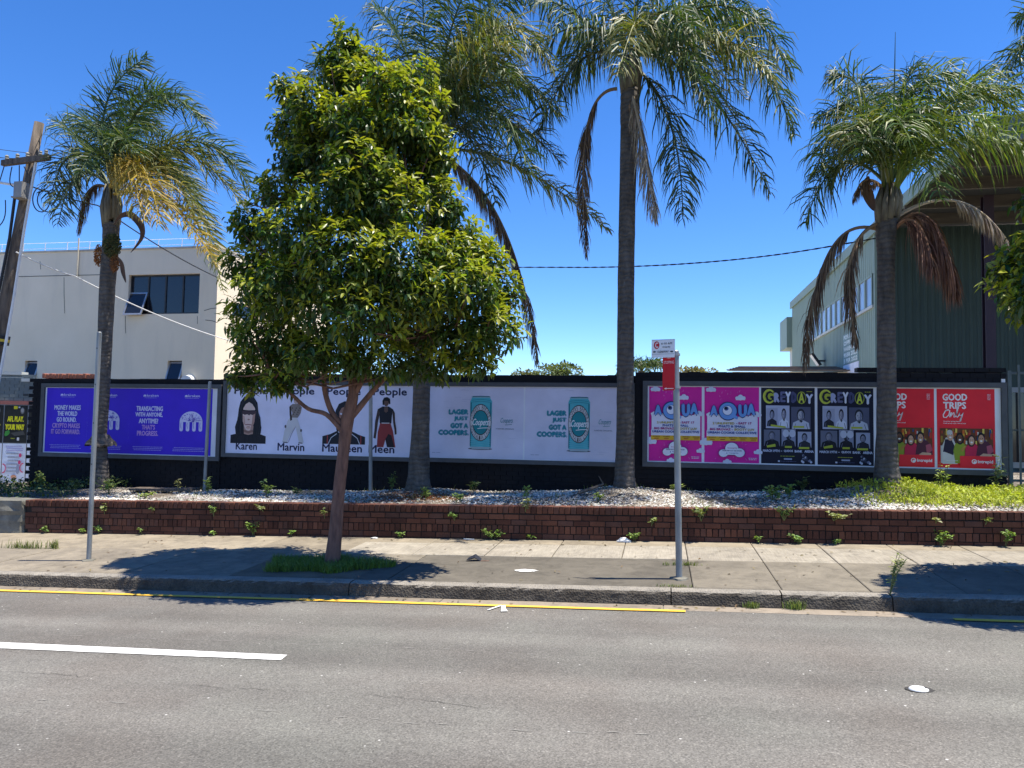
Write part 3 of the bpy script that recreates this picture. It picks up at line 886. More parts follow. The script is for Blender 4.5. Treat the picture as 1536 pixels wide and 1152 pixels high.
# ---- 2: people posters
b2 = Board(335, 571, 628, 573.4, 685, 692.6, T_WALL - .02, 'billboard with four white posters of people with names', .078, None)
cols = [341.5 + k * 69.5 for k in range(5)]
names = ['Karen', 'Marvin', 'Maureen', 'Meen']
SK = 'e4c8ba'
for i in range(4):
    o, p = b2.poster(cols[i], cols[i + 1], .01, .012, 'ebe8fa')
    p.text('People', .13, .025, .86, .165, '2a2d4a', .02)
    nb = [(.20, .66), (.10, .68), (.06, .92), (.06, .62)][i]
    p.text(names[i], nb[0], .84, nb[1], .955, '23264a', .02)
    if i == 0:      # head and shoulders, long dark hair, wraparound glasses
        D = '1d1f26'
        p.poly([(.08, .86), (.08, .74), (.20, .72), (.30, .66), (.62, .66), (.72, .72), (.84, .75), (.84, .86)], '23242b')
        p.poly([(.19, .72), (.17, .62), (.22, .50), (.24, .35), (.27, .25), (.35, .17), (.46, .15), (.56, .18), (.64, .26), (.66, .37), (.70, .52), (.74, .62), (.73, .71), (.66, .75), (.24, .75)], D)
        p.poly([(.36, .60), (.37, .72), (.46, .735), (.56, .72), (.57, .60)], 'b79586')
        p.poly([(.33, .42), (.34, .34), (.39, .28), (.46, .25), (.53, .28), (.59, .34), (.60, .42), (.59, .54), (.55, .62), (.50, .665), (.46, .672), (.41, .66), (.37, .61), (.335, .53)], SK)
        p.poly([(.30, .365), (.46, .375), (.63, .37), (.62, .42), (.57, .445), (.49, .43), (.475, .46), (.45, .46), (.44, .43), (.37, .44), (.32, .42)], '4a3a40')
        p.stroke([(.30, .368), (.46, .378), (.63, .373)], .006, '15151a')
        p.poly([(.45, .44), (.475, .44), (.49, .505), (.435, .505)], 'e4c5b6')
        p.stroke([(.39, .585), (.46, .58), (.53, .588)], .007, 'a06a68')
        p.ell(.46, .625, .05, .02, 'cfa898')
        p.poly([(.545, .44), (.60, .42), (.59, .54), (.55, .62), (.50, .665), (.53, .58)], 'b98f80'); p.poly([(.335, .45), (.37, .46), (.39, .58), (.36, .585)], 'c9a090')
        p.poly([(.40, .30), (.46, .265), (.52, .30), (.50, .35), (.42, .35)], 'e6ccc0'); p.poly([(.37, .655), (.46, .68), (.56, .655), (.565, .69), (.46, .715), (.365, .69)], '8f6e62')
        p.poly([(.435, .505), (.46, .495), (.49, .505), (.475, .52), (.45, .52)], 'a87c70'); p.poly([(.42, .60), (.46, .608), (.505, .60), (.46, .618)], 'b98c80')
        rr_ = random.Random(2)
        for q in range(26):
            sgn = rr_.choice([-1, 1]); u = .46 + sgn * rr_.uniform(.155, .27)
            p.stroke([(.46 + sgn * rr_.uniform(.01, .1), .17), (.46 + sgn * rr_.uniform(.14, .19), .30), (u - sgn * .02, .48), (u, .62), (u - sgn * .01, .72)], .0022, rr_.choice(['34363f', '2b2d35', '0f1014', '3f4049']))
        for q in range(8): p.stroke([(.12 + q * .09, .85), (.14 + q * .085, .78), (.2 + q * .07, .745)], .003, rr_.choice(['30313a', '17181d']))
    elif i == 1:    # standing figure in pale flared trousers
        p.poly([(.36, .46), (.50, .46), (.60, .66), (.66, .83), (.56, .83), (.48, .60), (.38, .70), (.30, .83), (.20, .83), (.24, .66), (.30, .52)], 'd6d2d2')
        p.stroke([(.48, .60), (.40, .70), (.33, .83)], .004, '9a94a0')
        p.poly([(.34, .30), (.40, .27), (.54, .27), (.60, .32), (.58, .40), (.52, .47), (.38, .47), (.40, .40)], '8c8078')
        p.poly([(.33, .31), (.37, .30), (.38, .40), (.40, .50), (.36, .52), (.34, .42)], '3c3230')
        p.ell(.47, .225, .045, .045, 'cdb2a6'); p.poly([(.42, .22), (.43, .17), (.48, .16), (.53, .19), (.54, .30), (.50, .32), (.51, .22)], '8e7a70')
        for q in range(9): p.ell(.40 + .02 * q, .33 + .03 * ((q * 7) % 4), .012, .01, '3a3436', n=8)
        p.ell(.26, .60, .02, .025, '6a5d60', n=10); p.ell(.60, .655, .018, .022, '3c3434', n=10)
        p.stroke([(.22, .83), (.32, .833)], .006, '3a363a'); p.stroke([(.55, .835), (.64, .838)], .006, '3a363a')
    elif i == 2:    # hooded racing outfit
        D = '20232c'
        p.poly([(.06, .84), (.06, .73), (.22, .70), (.36, .655), (.40, .58), (.66, .58), (.70, .655), (.84, .70), (.98, .73), (.98, .84)], D)
        p.poly([(.36, .64), (.33, .48), (.33, .36), (.40, .26), (.53, .22), (.66, .26), (.73, .36), (.73, .48), (.70, .64), (.53, .70)], D)
        p.poly([(.41, .50), (.41, .38), (.46, .32), (.53, .30), (.60, .32), (.65, .38), (.65, .50), (.60, .58), (.53, .60), (.46, .58)], '9c7668')
        p.stroke([(.43, .40), (.53, .42), (.63, .40)], .012, 'd8d8e6'); p.stroke([(.46, .53), (.53, .525), (.60, .53)], .006, '6c4440')
        p.stroke([(.40, .66), (.47, .70), (.53, .705), (.60, .70), (.66, .66)], .005, 'd8d8e0')
        for sgn in (1, -1):
            p.stroke([(.53 + sgn * .16, .69), (.53 + sgn * .28, .75), (.53 + sgn * .34, .84)], .005, 'd8d8e0')
            p.stroke([(.53 + sgn * .36, .715), (.53 + sgn * .36, .84)], .006, 'b84848')
    else:           # standing figure, dark top, red skirt
        p.poly([(.30, .52), (.52, .52), (.58, .64), (.64, .87), (.46, .87), (.42, .76), (.38, .87), (.24, .87), (.25, .66)], '9a3b3a')
        p.poly([(.42, .76), (.46, .87), (.62, .87), (.55, .70), (.48, .68)], '2a2126')
        p.poly([(.24, .33), (.34, .29), (.48, .29), (.57, .33), (.55, .42), (.54, .53), (.29, .53), (.28, .42)], '20222c')
        for xs_ in ([(.24, .33), (.19, .50), (.175, .66), (.16, .74), (.21, .75), (.23, .64), (.25, .52), (.29, .38)], [(.57, .33), (.56, .38), (.58, .52), (.61, .62), (.62, .69), (.66, .68), (.65, .60), (.62, .50), (.61, .38)]): p.poly(xs_, '4a3a36')
        p.poly([(.38, .29), (.46, .29), (.46, .36), (.42, .38), (.38, .36)], '6a5248')
        p.ell(.42, .235, .055, .052, '6a5046'); p.poly([(.345, .27), (.335, .21), (.37, .165), (.44, .155), (.50, .18), (.51, .25), (.485, .26), (.46, .21), (.38, .21), (.37, .27)], '17171c')
        p.rect(.33, .52, .50, .535, 'cfc8c8')
    p.finish(o)

# ---- 3: lager posters
b3 = Board(633, 573.0, 952, 574.9, 692.6, 700.2, T_WALL - .02, 'billboard with two pale lager posters showing a teal can', .08, None)
for (pa_, pb_) in ((640, 785.0), (787.5, 932)):
    o, p = b3.poster(pa_, pb_, .01, .012, 'dcd9ea'); w_ = (p.r[2] - p.r[0]) * .035; p.r = (p.r[0] + w_, p.r[1], p.r[2] + w_, p.r[3])
    TEAL, BLK = '2f95a0', '23262c'
    for k, (s, a) in enumerate((('LAGER', .195), ('JUST', .25), ('GOT A', .215), ('COOPERS.', .09))):
        p.text(s, a, .315 + k * .097, .405 + (.008 if k == 3 else 0), .396 + k * .097, '2b8b9b', .075)
    # the can
    p.ell(.53, .868, .125, .014, '4a4c55')
    p.poly([(.425, .845), (.42, .20), (.437, .155), (.625, .155), (.645, .20), (.64, .845), (.62, .872), (.445, .872)], '55bcc6')
    p.poly([(.437, .155), (.432, .138), (.45, .128), (.612, .128), (.632, .138), (.625, .155)], '8fb6bd')
    p.stroke([(.445, .137), (.53, .132), (.62, .137)], .006, '3a6a74')
    p.poly([(.425, .84), (.64, .84), (.62, .872), (.445, .872)], 'a9bcc2')
    p.rect(.423, .22, .437, .83, '2a7f8b'); p.rect(.625, .22, .64, .83, '2f8995')
    p.rect(.455, .18, .475, .83, '5cbcc6')
    for k in range(4): p.stroke([(.43, .74 + k * .026), (.53, .755 + k * .026), (.635, .74 + k * .026)], .003, '7cc9d0')
    for k in range(2): p.stroke([(.435, .19 + k * .026), (.53, .175 + k * .026), (.63, .19 + k * .026)], .003, '2d8591')
    cu, cv = .53, .50
    p.ell(cu, cv, .112, .262, BLK); p.ell(cu, cv, .107, .250, 'd3d3d3'); p.ell(cu, cv, .083, .178, BLK); p.ell(cu, cv, .077, .165, '1f8a94')
    p.arctext('COOPERS BREWERY', cu, cv, .104, .243, 175, 5, .24, '1c1f25', .03)
    p.arctext('AUSTRALIAN LAGER', cu, cv, .104, .243, 190, 350, .24, '1c1f25', .03, inside=True)
    p.text('Coopers', .448, .445, .615, .57, 'eef2f2', .012, .45); p.stroke([(.50, .585), (.56, .575), (.612, .573)], .005, 'eef2f2')
    p.text('Coopers', .735, .43, .86, .52, '2f8d96', -.002, .45); p.stroke([(.78, .53), (.85, .52)], .003, '2f8d96')
    p.text('FOREVER ORIGINAL', .69, .575, .875, .592, '77808f', .01)
    p.lines(.03, .93, .13, 1, .02, '8c92a8', .005, 3)
    rr_ = random.Random(int(pa_))
    for q in range(22):                                     # creases in the pasted paper
        u, v = rr_.uniform(.02, .9), rr_.uniform(.03, .97)
        if .4 < u < .66: continue
        p.stroke([(u, v), (u + rr_.uniform(.02, .05), v + rr_.uniform(-.008, .008)), (u + rr_.uniform(.05, .11), v + rr_.uniform(-.01, .01))], .0016, rr_.choice(['c6c8dc', 'dddeea', 'bcbfd6']))
    p.finish(o)

# ---- 4: pink, black and red posters
b4 = Board(964, 570.4, 1510, 575.6, 698, 715.3, T_WALL - .12, 'long billboard with pink, black and red posters', .088, None)
def cloud(p, cu, cv, s, c='d9dcec'):
    for du, dv, k in ((-.9, .12, .55), (0, -.05, .9), (.85, .12, .6)): p.ell(cu + du * s, cv + dv * s * .7, s * k * .8, s * k * .62, c, n=14)
    p.rect(cu - 1.2 * s, cv + .05 * s, cu + 1.2 * s, cv + .45 * s, c)
for (pa_, pb_) in ((973.5, 1052.5), (1056.5, 1138.5)):
    o, p = b4.poster(pa_, pb_, .018, .02, 'e0219a')
    rr_ = random.Random(5)
    for q in range(60):
        u, v = rr_.uniform(.2, .8), rr_.choice([rr_.uniform(.02, .2), rr_.uniform(.74, .97)])
        p.stroke([(u, v), (u + rr_.uniform(-.02, .03), v + rr_.uniform(-.03, .03))], .003, rr_.choice(['d457a5', 'cc3e97', 'e07dba']))
    cloud(p, .12, .03, .07); cloud(p, .66, .14, .07); cloud(p, .95, .36, .07); cloud(p, .03, .73, .09); cloud(p, .98, .85, .06); cloud(p, .42, .985, .06)
    p.poly([(.05, .60), (.05, .40), (.03, .36), (.09, .335), (.5, .40), (.93, .37), (.97, .40), (.97, .60)], 'e3e2ee')
    p.rect(.04, .655, .97, .715, 'e5b32a'); p.rect(.04, .58, .97, .655, 'e3e2ee')
    for k, u in enumerate((.08, .27, .46, .64, .83)):
        p.text(['BRISBANE', 'SYDNEY', 'PERTH', 'MELBOURNE', 'ADELAIDE'][k], u, .662, u + .13, .678, '6a4a1a', .01); p.rect(u + .02, .69, u + .11, .70, 'b5452f')
    # swollen letters with an eyed Q
    for s, a, b, v0, v1 in (('A', .10, .245, .245, .385), ('U', .62, .78, .225, .40), ('A', .775, .93, .215, .375)):
        p.text(s, a - .012, v0 - .012, b + .012, v1 + .012, '1c2a63', .075); p.text(s, a, v0, b, v1, '6f9fdc', .05)
    p.ell(.43, .32, .175, .125, '1c2a63'); p.ell(.43, .32, .16, .112, '6f9fdc')
    p.poly([(.48, .39), (.60, .43), (.62, .40), (.54, .35)], '6f9fdc')
    p.ell(.42, .31, .092, .066, '1c2a63'); p.ell(.42, .31, .084, .06, 'e9ecf8'); p.ell(.40, .285, .042, .028, '3b4f8f'); p.ell(.39, .28, .026, .017, '15182c')
    for s, a, b, v, c in (('2 UNLIMITED', .15, .55, .465, 'b09a34'), ('- EAST 17', .58, .86, .462, 'a8206f'), ('PHATS & SMALL', .26, .75, .505, '2f4f95'),
                          ('BIG BROVAZ -', .10, .52, .545, 'a8206f'), ('BOOTY LUV', .55, .91, .545, 'b09a34'), ('URBAN COOKIE COLLECTIVE', .06, .95, .588, '2f4f95')):
        p.text(s, a, v, b, v + .031, c, .035)
    for s_, c_ in ((1.07, '1c2a63'), (1.0, 'eceaf4')):
        for du, dv, ru, rv in ((-.15, .02, .085, .05), (0, -.045, .12, .075), (.14, .01, .095, .058)): p.ell(.50 + du, .855 + dv, ru * s_, rv * s_, c_, n=16)
        p.rect(.50 - .235 * s_ + .03, .84, .50 + .235 * s_ - .03, .895 + .006 * (s_ - 1) / .07, c_)
    p.text('TICKETS', .42, .80, .60, .815, 'a8206f', .02); p.text('MORE INFO AT THE DOOR', .33, .832, .68, .850, '4a4a6a', .02); p.text('$ TICKETS', .40, .866, .62, .882, '2f4f95', .02)
    p.lines(.80, .93, .96, 2, .018, 'e3c8dc', .009, 4)
    p.finish(o)
G1, G2, G3, YEL = 'b9bdd0', '6d7188', '2a2d3c', 'b4bd3c'
def bust(p, u0, v0, u1, v1, bgc, skin, cloth, hair):
    w, h = u1 - u0, v1 - v0; m = (u0 + u1) / 2
    p.rect(u0, v0, u1, v1, bgc)
    p.poly([(u0 + .04 * w, v1), (u0 + .10 * w, v0 + .72 * h), (m - .12 * w, v0 + .60 * h), (m + .12 * w, v0 + .60 * h), (u1 - .10 * w, v0 + .72 * h), (u1 - .04 * w, v1)], cloth)
    p.ell(m, v0 + .35 * h, .21 * w, .27 * h, hair); p.ell(m, v0 + .40 * h, .155 * w, .215 * h, skin)
    p.rect(m - .10 * w, v0 + .36 * h, m - .03 * w, v0 + .385 * h, '3a3c4a'); p.rect(m + .03 * w, v0 + .36 * h, m + .10 * w, v0 + .385 * h, '3a3c4a')
    p.poly([(m + .02 * w, v0 + .20 * h), (m + .12 * w, v0 + .25 * h), (m + .15 * w, v0 + .40 * h), (m + .10 * w, v0 + .55 * h), (m + .03 * w, v0 + .60 * h), (m + .05 * w, v0 + .42 * h)], G2)
    p.ell(m, v0 + .57 * h, .09 * w, .045 * h, hair, 180, 360, 10); p.poly([(m - .12 * w, v0 + .62 * h), (m + .12 * w, v0 + .62 * h), (m + .02 * w, v0 + .72 * h)], G3)
    p.stroke([(u0 + .15 * w, v1), (u0 + .24 * w, v0 + .75 * h)], .003, G2); p.stroke([(u1 - .15 * w, v1), (u1 - .24 * w, v0 + .75 * h)], .003, G3)
    p.poly([(m, v0 + .38 * h), (m + .03 * w, v0 + .47 * h), (m - .03 * w, v0 + .47 * h)], G2); p.rect(m - .06 * w, v0 + .51 * h, m + .06 * w, v0 + .53 * h, '4a3c44')
for (pa_, pb_) in ((1141.5, 1222.0), (1226.0, 1310.0)):
    o, p = b4.poster(pa_, pb_, .022, .024, '14152b')
    p.ell(.15, .115, .115, .095, YEL); p.text('G', .08, .04, .24, .19, '14152b', .03); p.ring(.15, .115, .115, .095, .22, 'ccd34e', 40, 320)
    p.text('R', .24, .065, .35, .195, 'aab0d0', .05)
    p.text('E', .36, .05, .46, .19, '6a6e92', .03); p.rect(.355, .10, .47, .12, '4a4e74')
    p.text('Y', .45, .05, .56, .20, 'e9ebf6', .03)
    p.text('D', .56, .05, .67, .20, '4c5076', .05)
    p.ell(.755, .13, .085, .082, '9aa63a'); p.ell(.755, .13, .072, .069, '14152b'); p.text('A', .70, .065, .81, .20, 'cfd64a', .02)
    p.text('Y', .83, .08, .97, .21, 'd4d8ea', .04)
    p.lines(.84, .045, .96, 1, .02, 'b4bd3c', .008, 2)
    p.rect(.09, .235, .53, .535, 'b7bbd0')
    bust(p, .10, .27, .31, .51, 'a4a8be', '9a9db2', '20222e', '191a24'); bust(p, .32, .25, .53, .52, 'b7bbd0', 'a8a4ae', 'dde0ec', '2e2b33')
    bust(p, .56, .25, .92, .54, '55586e', 'b4b2ba', 'c2c6d4', '2a2a34')
    p.poly([(.18, .485), (.46, .51), (.46, .53), (.18, .51)], YEL); p.rect(.60, .50, .80, .525, YEL)
    bust(p, .05, .555, .35, .77, '6b6e80', '8f8d98', '15161f', '4a4a55'); bust(p, .38, .545, .64, .77, '8d91a6', '22222b', '1b1c27', '15151d')
    p.ell(.46, .60, .06, .05, 'c7cad8'); p.ell(.58, .60, .06, .05, 'c7cad8')
    bust(p, .68, .575, .93, .78, 'a3a7bb', '8a8894', '262834', '1d1d26')
    p.poly([(.10, .765), (.26, .74), (.27, .775), (.11, .79)], YEL); p.rect(.44, .765, .57, .79, YEL); p.rect(.70, .775, .89, .80, YEL)
    for s, a, b in (('MARCH', .03, .20), ('19TH', .22, .34), ('-', .36, .39), ('QUDOS', .42, .59), ('BANK', .62, .76), ('ARENA', .80, .97)): p.text(s, a, .815 if s != '-' else .83, b, .848 if s != '-' else .836, 'cfd3e6', .03)
    p.lines(.35, .895, .64, 1, .02, 'b4bd3c', .007, 3); p.rect(.42, .925, .57, .945, 'aab0cc'); p.rect(.31, .955, .345, .975, 'cfd3e6'); p.lines(.36, .962, .68, 1, .02, '5d6386', .006, 8)
    for q in range(14):
        rr_ = random.Random(q); u, v = .73 + rr_.uniform(0, .2), .875 + rr_.uniform(0, .1)
        p.ell(u, v, .022, .016, rr_.choice(['c9cddd', '7c8098', '3a3d50']), n=8)
    p.finish(o)
for (pa_, pb_) in ((1315.0, 1401.0), (1405.0, 1492.0)):
    o, p = b4.poster(pa_, pb_, .022, .026, 'ee2937')
    p.text('GOOD', .10, .06, .53, .15, 'f6efee', .03); p.text('TRIPS', .11, .165, .51, .255, 'f6efee', .03)
    # handwritten "Only"
    W = 'f6efee'
    p.stroke([(.20, .27), (.15, .28), (.11, .33), (.115, .36), (.16, .365), (.21, .33), (.225, .28), (.20, .262), (.15, .275)], .006, W)
    p.stroke([(.22, .36), (.245, .30), (.255, .30), (.24, .36), (.275, .31), (.295, .30), (.30, .33), (.295, .36), (.32, .355), (.345, .31), (.375, .23), (.37, .21), (.35, .26), (.335, .34), (.35, .36), (.375, .345), (.40, .30), (.395, .335), (.42, .34), (.455, .30), (.43, .36), (.405, .415), (.40, .40), (.43, .35)], .0055, W)
    p.text('Good for going places', .11, .405, .40, .422, W, .02); p.text('Small group trips, with a local', .11, .43, .50, .447, W, .02)
    p.lines(.87, .065, .93, 5, .016, 'e9b9bd', .008, 4)
    # the group photograph
    rr_ = random.Random(8)
    p.rect(.05, .50, .96, .84, '6b3f25')
    for q in range(70):
        u, v = rr_.uniform(.05, .92), rr_.uniform(.50, .66)
        p.rect(u, v, u + rr_.uniform(.015, .04), min(.70, v + rr_.uniform(.03, .10)), rr_.choice(['d99a2b', 'c9622a', 'e2c35a', '8a2f22', 'd8cfc0', '2f4a7a', '9a7a32', 'b8402f']))
    p.rect(.05, .72, .30, .94, 'c2bdb8'); p.poly([(.08, .95), (.08, .72), (.14, .62), (.26, .62), (.34, .74), (.34, .95)], 'cfcac6')
    p.poly([(.09, .80), (.13, .64), (.24, .64), (.29, .72), (.27, .84), (.12, .80)], '2b2238')
    p.poly([(.27, .78), (.30, .70), (.38, .66), (.47, .70), (.46, .94), (.30, .94)], '8d9a2c'); p.poly([(.40, .76), (.50, .70), (.49, .74), (.42, .80)], 'a9863c')
    p.poly([(.47, .84), (.48, .74), (.54, .69), (.66, .69), (.72, .76), (.70, .90), (.48, .90)], 'c4234c')
    p.poly([(.66, .84), (.68, .74), (.74, .66), (.86, .66), (.95, .74), (.96, .84)], '56263a'); p.poly([(.84, .72), (.92, .70), (.96, .78), (.86, .84)], 'b05468')
    p.ell(.22, .60, .055, .058, 'd3a388'); p.ell(.21, .555, .05, .035, 'c9c2be')
    p.ell(.385, .63, .07, .075, '211a1a'); p.ell(.385, .63, .045, .052, '6a4534')
    p.ell(.58, .655, .07, .075, '3a2624'); p.ell(.585, .655, .045, .055, 'd0a088')
    p.ell(.75, .60, .058, .05, '1d1817'); p.ell(.75, .635, .048, .058, 'c08f72')
    for cu, cv in ((.22, .615), (.385, .645), (.585, .675), (.75, .655)):
        p.ell(cu, cv, .022, .011, 'f2ece8', n=10); p.rect(cu - .028, cv - .035, cu - .012, cv - .028, '33211c'); p.rect(cu + .012, cv - .035, cu + .028, cv - .028, '33211c')
    p.poly([(.72, .84), (.78, .81), (.93, .82), (.93, .845), (.75, .855)], 'cfa58c')
    p.rect(.38, .845, .97, .98, 'ee2937')
    p.ell(.625, .915, .045, .030, 'f6efee'); p.ring(.625, .915, .03, .02, .35, 'ee2937', 0, 250); p.ell(.615, .908, .012, .009, 'ee2937')
    p.text('Intrepid', .685, .893, .945, .945, 'f6efee', .02)
    p.lines(.13, .905, .36, 1, .02, 'e9e4e0', .006, 6)
    p.finish(o)
# ------------------------------------------------------------------ white building on the left
M_RENDER = (lambda: (lambda t: (lambda v: t.fin(t.mix(t.ramp(t.noise(t.coords('Object', (1.2, 1.2, .18)), 1.6, 7, .65), [(.5, 0), (.8, .22)]), t.ramp(t.noise(v, .7, 6, .6), [(.3, (.79, .68, .50)), (.7, (.87, .75, .565))]), (.36, .335, .29)), .85, t.bump(t.noise(v, 30, 5), .25, .01)))(t.coords('Object')))(NT('cream_render')))()
M_DARKFRAME = simple('dark_window_frame', (.03, .032, .035), (.02, .02, .022), 4, .45)
M_ALU = simple('aluminium', (.5, .5, .5), (.38, .38, .38), 10, .4, metal=.7)
def m_glass(name, c, rough=.08):
    t = NT(name); v = t.coords('Object')
    nm = None
    return t.fin(t.ramp(t.noise(v, .5, 2), [(.35, tuple(x * .7 for x in c)), (.65, c)]), rough, nm, spec=.6)
M_GLASS = m_glass('dark_glass', (.018, .022, .032))
M_GLASS_BLUE = m_glass('sky_glass', (.30, .38, .52), .15)
BY = 20.0; corner = onY(327, 400, BY); BX1 = corner.x; BX0 = BX1 - 15.0
BZ1 = onY(325, 371, BY).z; BDEP = 7.6
bld = empty('white_building', (BX1, BY, -.3), 'cream rendered two-storey building with dark windows beyond the black wall', 'building')
def cut_wall(mb, x0, x1, z0, z1, holes, y, d, axis='x', sgn=1):
    """a wall sheet on plane y with rectangular openings and reveals of depth d; holes (a0,b0,a1,b1)"""
    X = sorted({x0, x1, *[h[0] for h in holes], *[h[2] for h in holes]}); Z = sorted({z0, z1, *[h[1] for h in holes], *[h[3] for h in holes]})
    P = (lambda a, yy, z: (a, yy, z)) if axis == 'x' else (lambda a, yy, z: (yy, a, z))
    for i in range(len(X) - 1):
        for j in range(len(Z) - 1):
            cx, cz = (X[i] + X[i + 1]) / 2, (Z[j] + Z[j + 1]) / 2
            if any(h[0] < cx < h[2] and h[1] < cz < h[3] for h in holes): continue
            mb.add([P(X[i], y, Z[j]), P(X[i + 1], y, Z[j]), P(X[i + 1], y, Z[j + 1]), P(X[i], y, Z[j + 1])], [(0, 1, 2, 3)])
    for (a0, b0, a1, b1) in holes:
        y2 = y + d * sgn
        for (p, q) in (((a0, b0), (a1, b0)), ((a1, b0), (a1, b1)), ((a1, b1), (a0, b1)), ((a0, b1), (a0, b0))):
            mb.add([P(p[0], y, p[1]), P(q[0], y, q[1]), P(q[0], y2, q[1]), P(p[0], y2, p[1])], [(0, 1, 2, 3)])
def bq(px, py): p = onY(px, py, BY); return p.x, p.z
def rectpx(a, b, c, d):
    x0, z0 = bq((a + a) / 2, d); x1, z1 = bq(c, b); return (x0, z0, x1, z1)
big = rectpx(191, 410, 300, 471.5); sm1 = rectpx(36, 541, 56, 575); sm2 = rectpx(250, 541, 273, 575)
front = MB(); cut_wall(front, BX0, BX1, -.3, BZ1, [big, sm1, sm2], BY, .18)
shift(front, bld).build('front_wall', M_RENDER, bld)
side = MB()
so_ = onX(349, 452, BX1); se_ = onX(372, 473, BX1)
hole_s = (so_.y, onX(349, 473, BX1).z, se_.y + .6, so_.z)
cut_wall(side, BY, BY + BDEP, -.3, BZ1, [hole_s], BX1, .18, 'y', -1)
side.add([(BX0, BY, -.3), (BX0, BY + BDEP, -.3), (BX0, BY + BDEP, BZ1), (BX0, BY, BZ1)], [(0, 1, 2, 3)])
side.add([(BX0, BY + BDEP, -.3), (BX1, BY + BDEP, -.3), (BX1, BY + BDEP, BZ1), (BX0, BY + BDEP, BZ1)], [(0, 1, 2, 3)])
shift(side, bld).build('side_wall', M_RENDER, bld)
cap_ = MB().box(BX0 - .02, BY - .03, BZ1 + .002, BX1 + .03, BY + BDEP + .02, BZ1 + .05)
shift(cap_, bld).build('roof', m_concrete('roof_capping', (.6, .57, .5), (.5, .47, .41)), bld)
# movement joint across the facade
jz = bq(90, 414)[1]
shift(MB().box(BX0 + .1, BY - .006, jz, bq(170, 410)[0], BY - .002, jz + .018), bld).build('movement_joint', M_DARKFRAME, bld)
def window(parent, h, y, panes, sash=None, par_loc=None):
    x0, z0, x1, z1 = h; f = .045
    w = MB(); 
    w.box(x0, y + .10, z0, x1, y + .15, z0 + f); w.box(x0, y + .10, z1 - f, x1, y + .15, z1)
    for k in range(panes + 1):
        xx = x0 + (x1 - x0 - f) * k / panes; w.box(xx, y + .098, z0 + f, xx + f, y + .149, z1 - f)
    o = shift(w, parent).build('window', M_DARKFRAME, parent)
    for k in range(panes):
        a = x0 + (x1 - x0 - f) * k / panes + f; b = x0 + (x1 - x0 - f) * (k + 1) / panes
        g = MB().box(a, y + .125, z0 + f, b, y + .13, z1 - f)
        shift(g, parent).build('pane', M_GLASS, o)
    if sash:                                                    # awning sash pushed open at its foot
        a, b, zt, zb, out = sash; s = MB()
        def q(x, t, dy=0): return (x, y + .09 - out * t - dy, zt + (zb - zt) * t)
        for (xa, xb, ta, tb) in ((a, b, 0, .07), (a, b, .93, 1), (a, a + .04, .07, .93), (b - .04, b, .07, .93)):
            s.hexa([q(xa, tb), q(xb, tb), q(xb, tb, -.04), q(xa, tb, -.04), q(xa, ta), q(xb, ta), q(xb, ta, -.04), q(xa, ta, -.04)])
        so2 = shift(s, parent).build('open_sash', M_ALU, o)
        g = MB().add([q(a + .03, .95, -.02), q(b - .03, .95, -.02), q(b - .03, .05, -.02), q(a + .03, .05, -.02)], [(0, 1, 2, 3)])
        shift(g, parent).build('sash_pane', M_GLASS, o)
    # room behind the glass stays dark
    return o
window(bld, big, BY, 4, (big[0] - .02, big[0] + (big[2] - big[0]) * .25, bq(200, 438)[1], big[1] - .04, .28))
window(bld, sm1, BY, 1, (sm1[0], sm1[2], sm1[3] - .03, sm1[1] + .02, .22)); window(bld, sm2, BY, 1, (sm2[0], sm2[2], sm2[3] - .03, sm2[1] + .02, .22))
gm = MB().box(BX1 - .12, hole_s[0], hole_s[1], BX1 - .11, hole_s[2], hole_s[3]); shift(gm, bld).build('side_pane', M_GLASS, bld)
# hairline cracks and run marks in the render
for pts_ in ([(306, 466), (316, 463), (325, 462)], [(308, 480), (318, 481), (326, 484)], [(96, 416), (96, 440), (97, 470)], [(188, 474), (188, 490), (188.5, 500)], [(296, 474), (296, 486)], [(60, 392), (61, 404)]):
    cr = MB(); P_ = [onY(a_, b_, BY - .004) for a_, b_ in pts_]; V_ = []; F_ = []
    for k_, q_ in enumerate(P_):
        d_ = P_[min(k_ + 1, len(P_) - 1)] - P_[max(k_ - 1, 0)]; n_ = Vector((-d_.z, 0, d_.x)).normalized() * .009
        V_ += [q_ + n_, q_ - n_]
        if k_: F_.append((2 * k_ - 2, 2 * k_ - 1, 2 * k_ + 1, 2 * k_))
    shift(cr.add(V_, F_), bld).build('render_crack', M_OLDCONC, bld)
# white hood vent, pipe and roof railing
vz = bq(285, 566)
mv = MB(); 
for k in range(9):
    a = math.pi * k / 8; 
    mv.add([(vz[0] + .18 * math.cos(a), BY - .003, vz[1] - .1 + .18 * math.sin(a)), (vz[0] + .18 * math.cos(a), BY - .2, vz[1] - .1 + .14 * math.sin(a))], [])
mv.f[4] = [[2 * k, 2 * k + 1, 2 * k + 3, 2 * k + 2] for k in range(8)]; mv.f[9] = [[2 * k + 1 for k in range(9)]]
M_WPAINT = simple('white_enamel', (.78, .78, .76), (.66, .66, .64), 5, .5)
shift(mv, bld).build('hood_vent', M_WPAINT, bld)
pp = bq(119, 375); pq = bq(119, 414)
shift(MB().tube([(pp[0], BY - .04, pp[1] + .35), (pp[0], BY - .04, pq[1])], .022, 7), bld).build('vent_pipe', simple('cream_pipe', (.66, .58, .42), None, 4, .6), bld)
rail = MB()
rx = [BX0 + .3 + .78 * k for k in range(19)]
for x in rx: rail.tube([(x, BY + .35, BZ1 + .03), (x + .06, BY + .3, BZ1 + .38)], .012, 5)
for dz in (.2, .37): rail.tube([(rx[0], BY + .32, BZ1 + dz), (rx[-1] + .06, BY + .32, BZ1 + dz)], .007, 5)
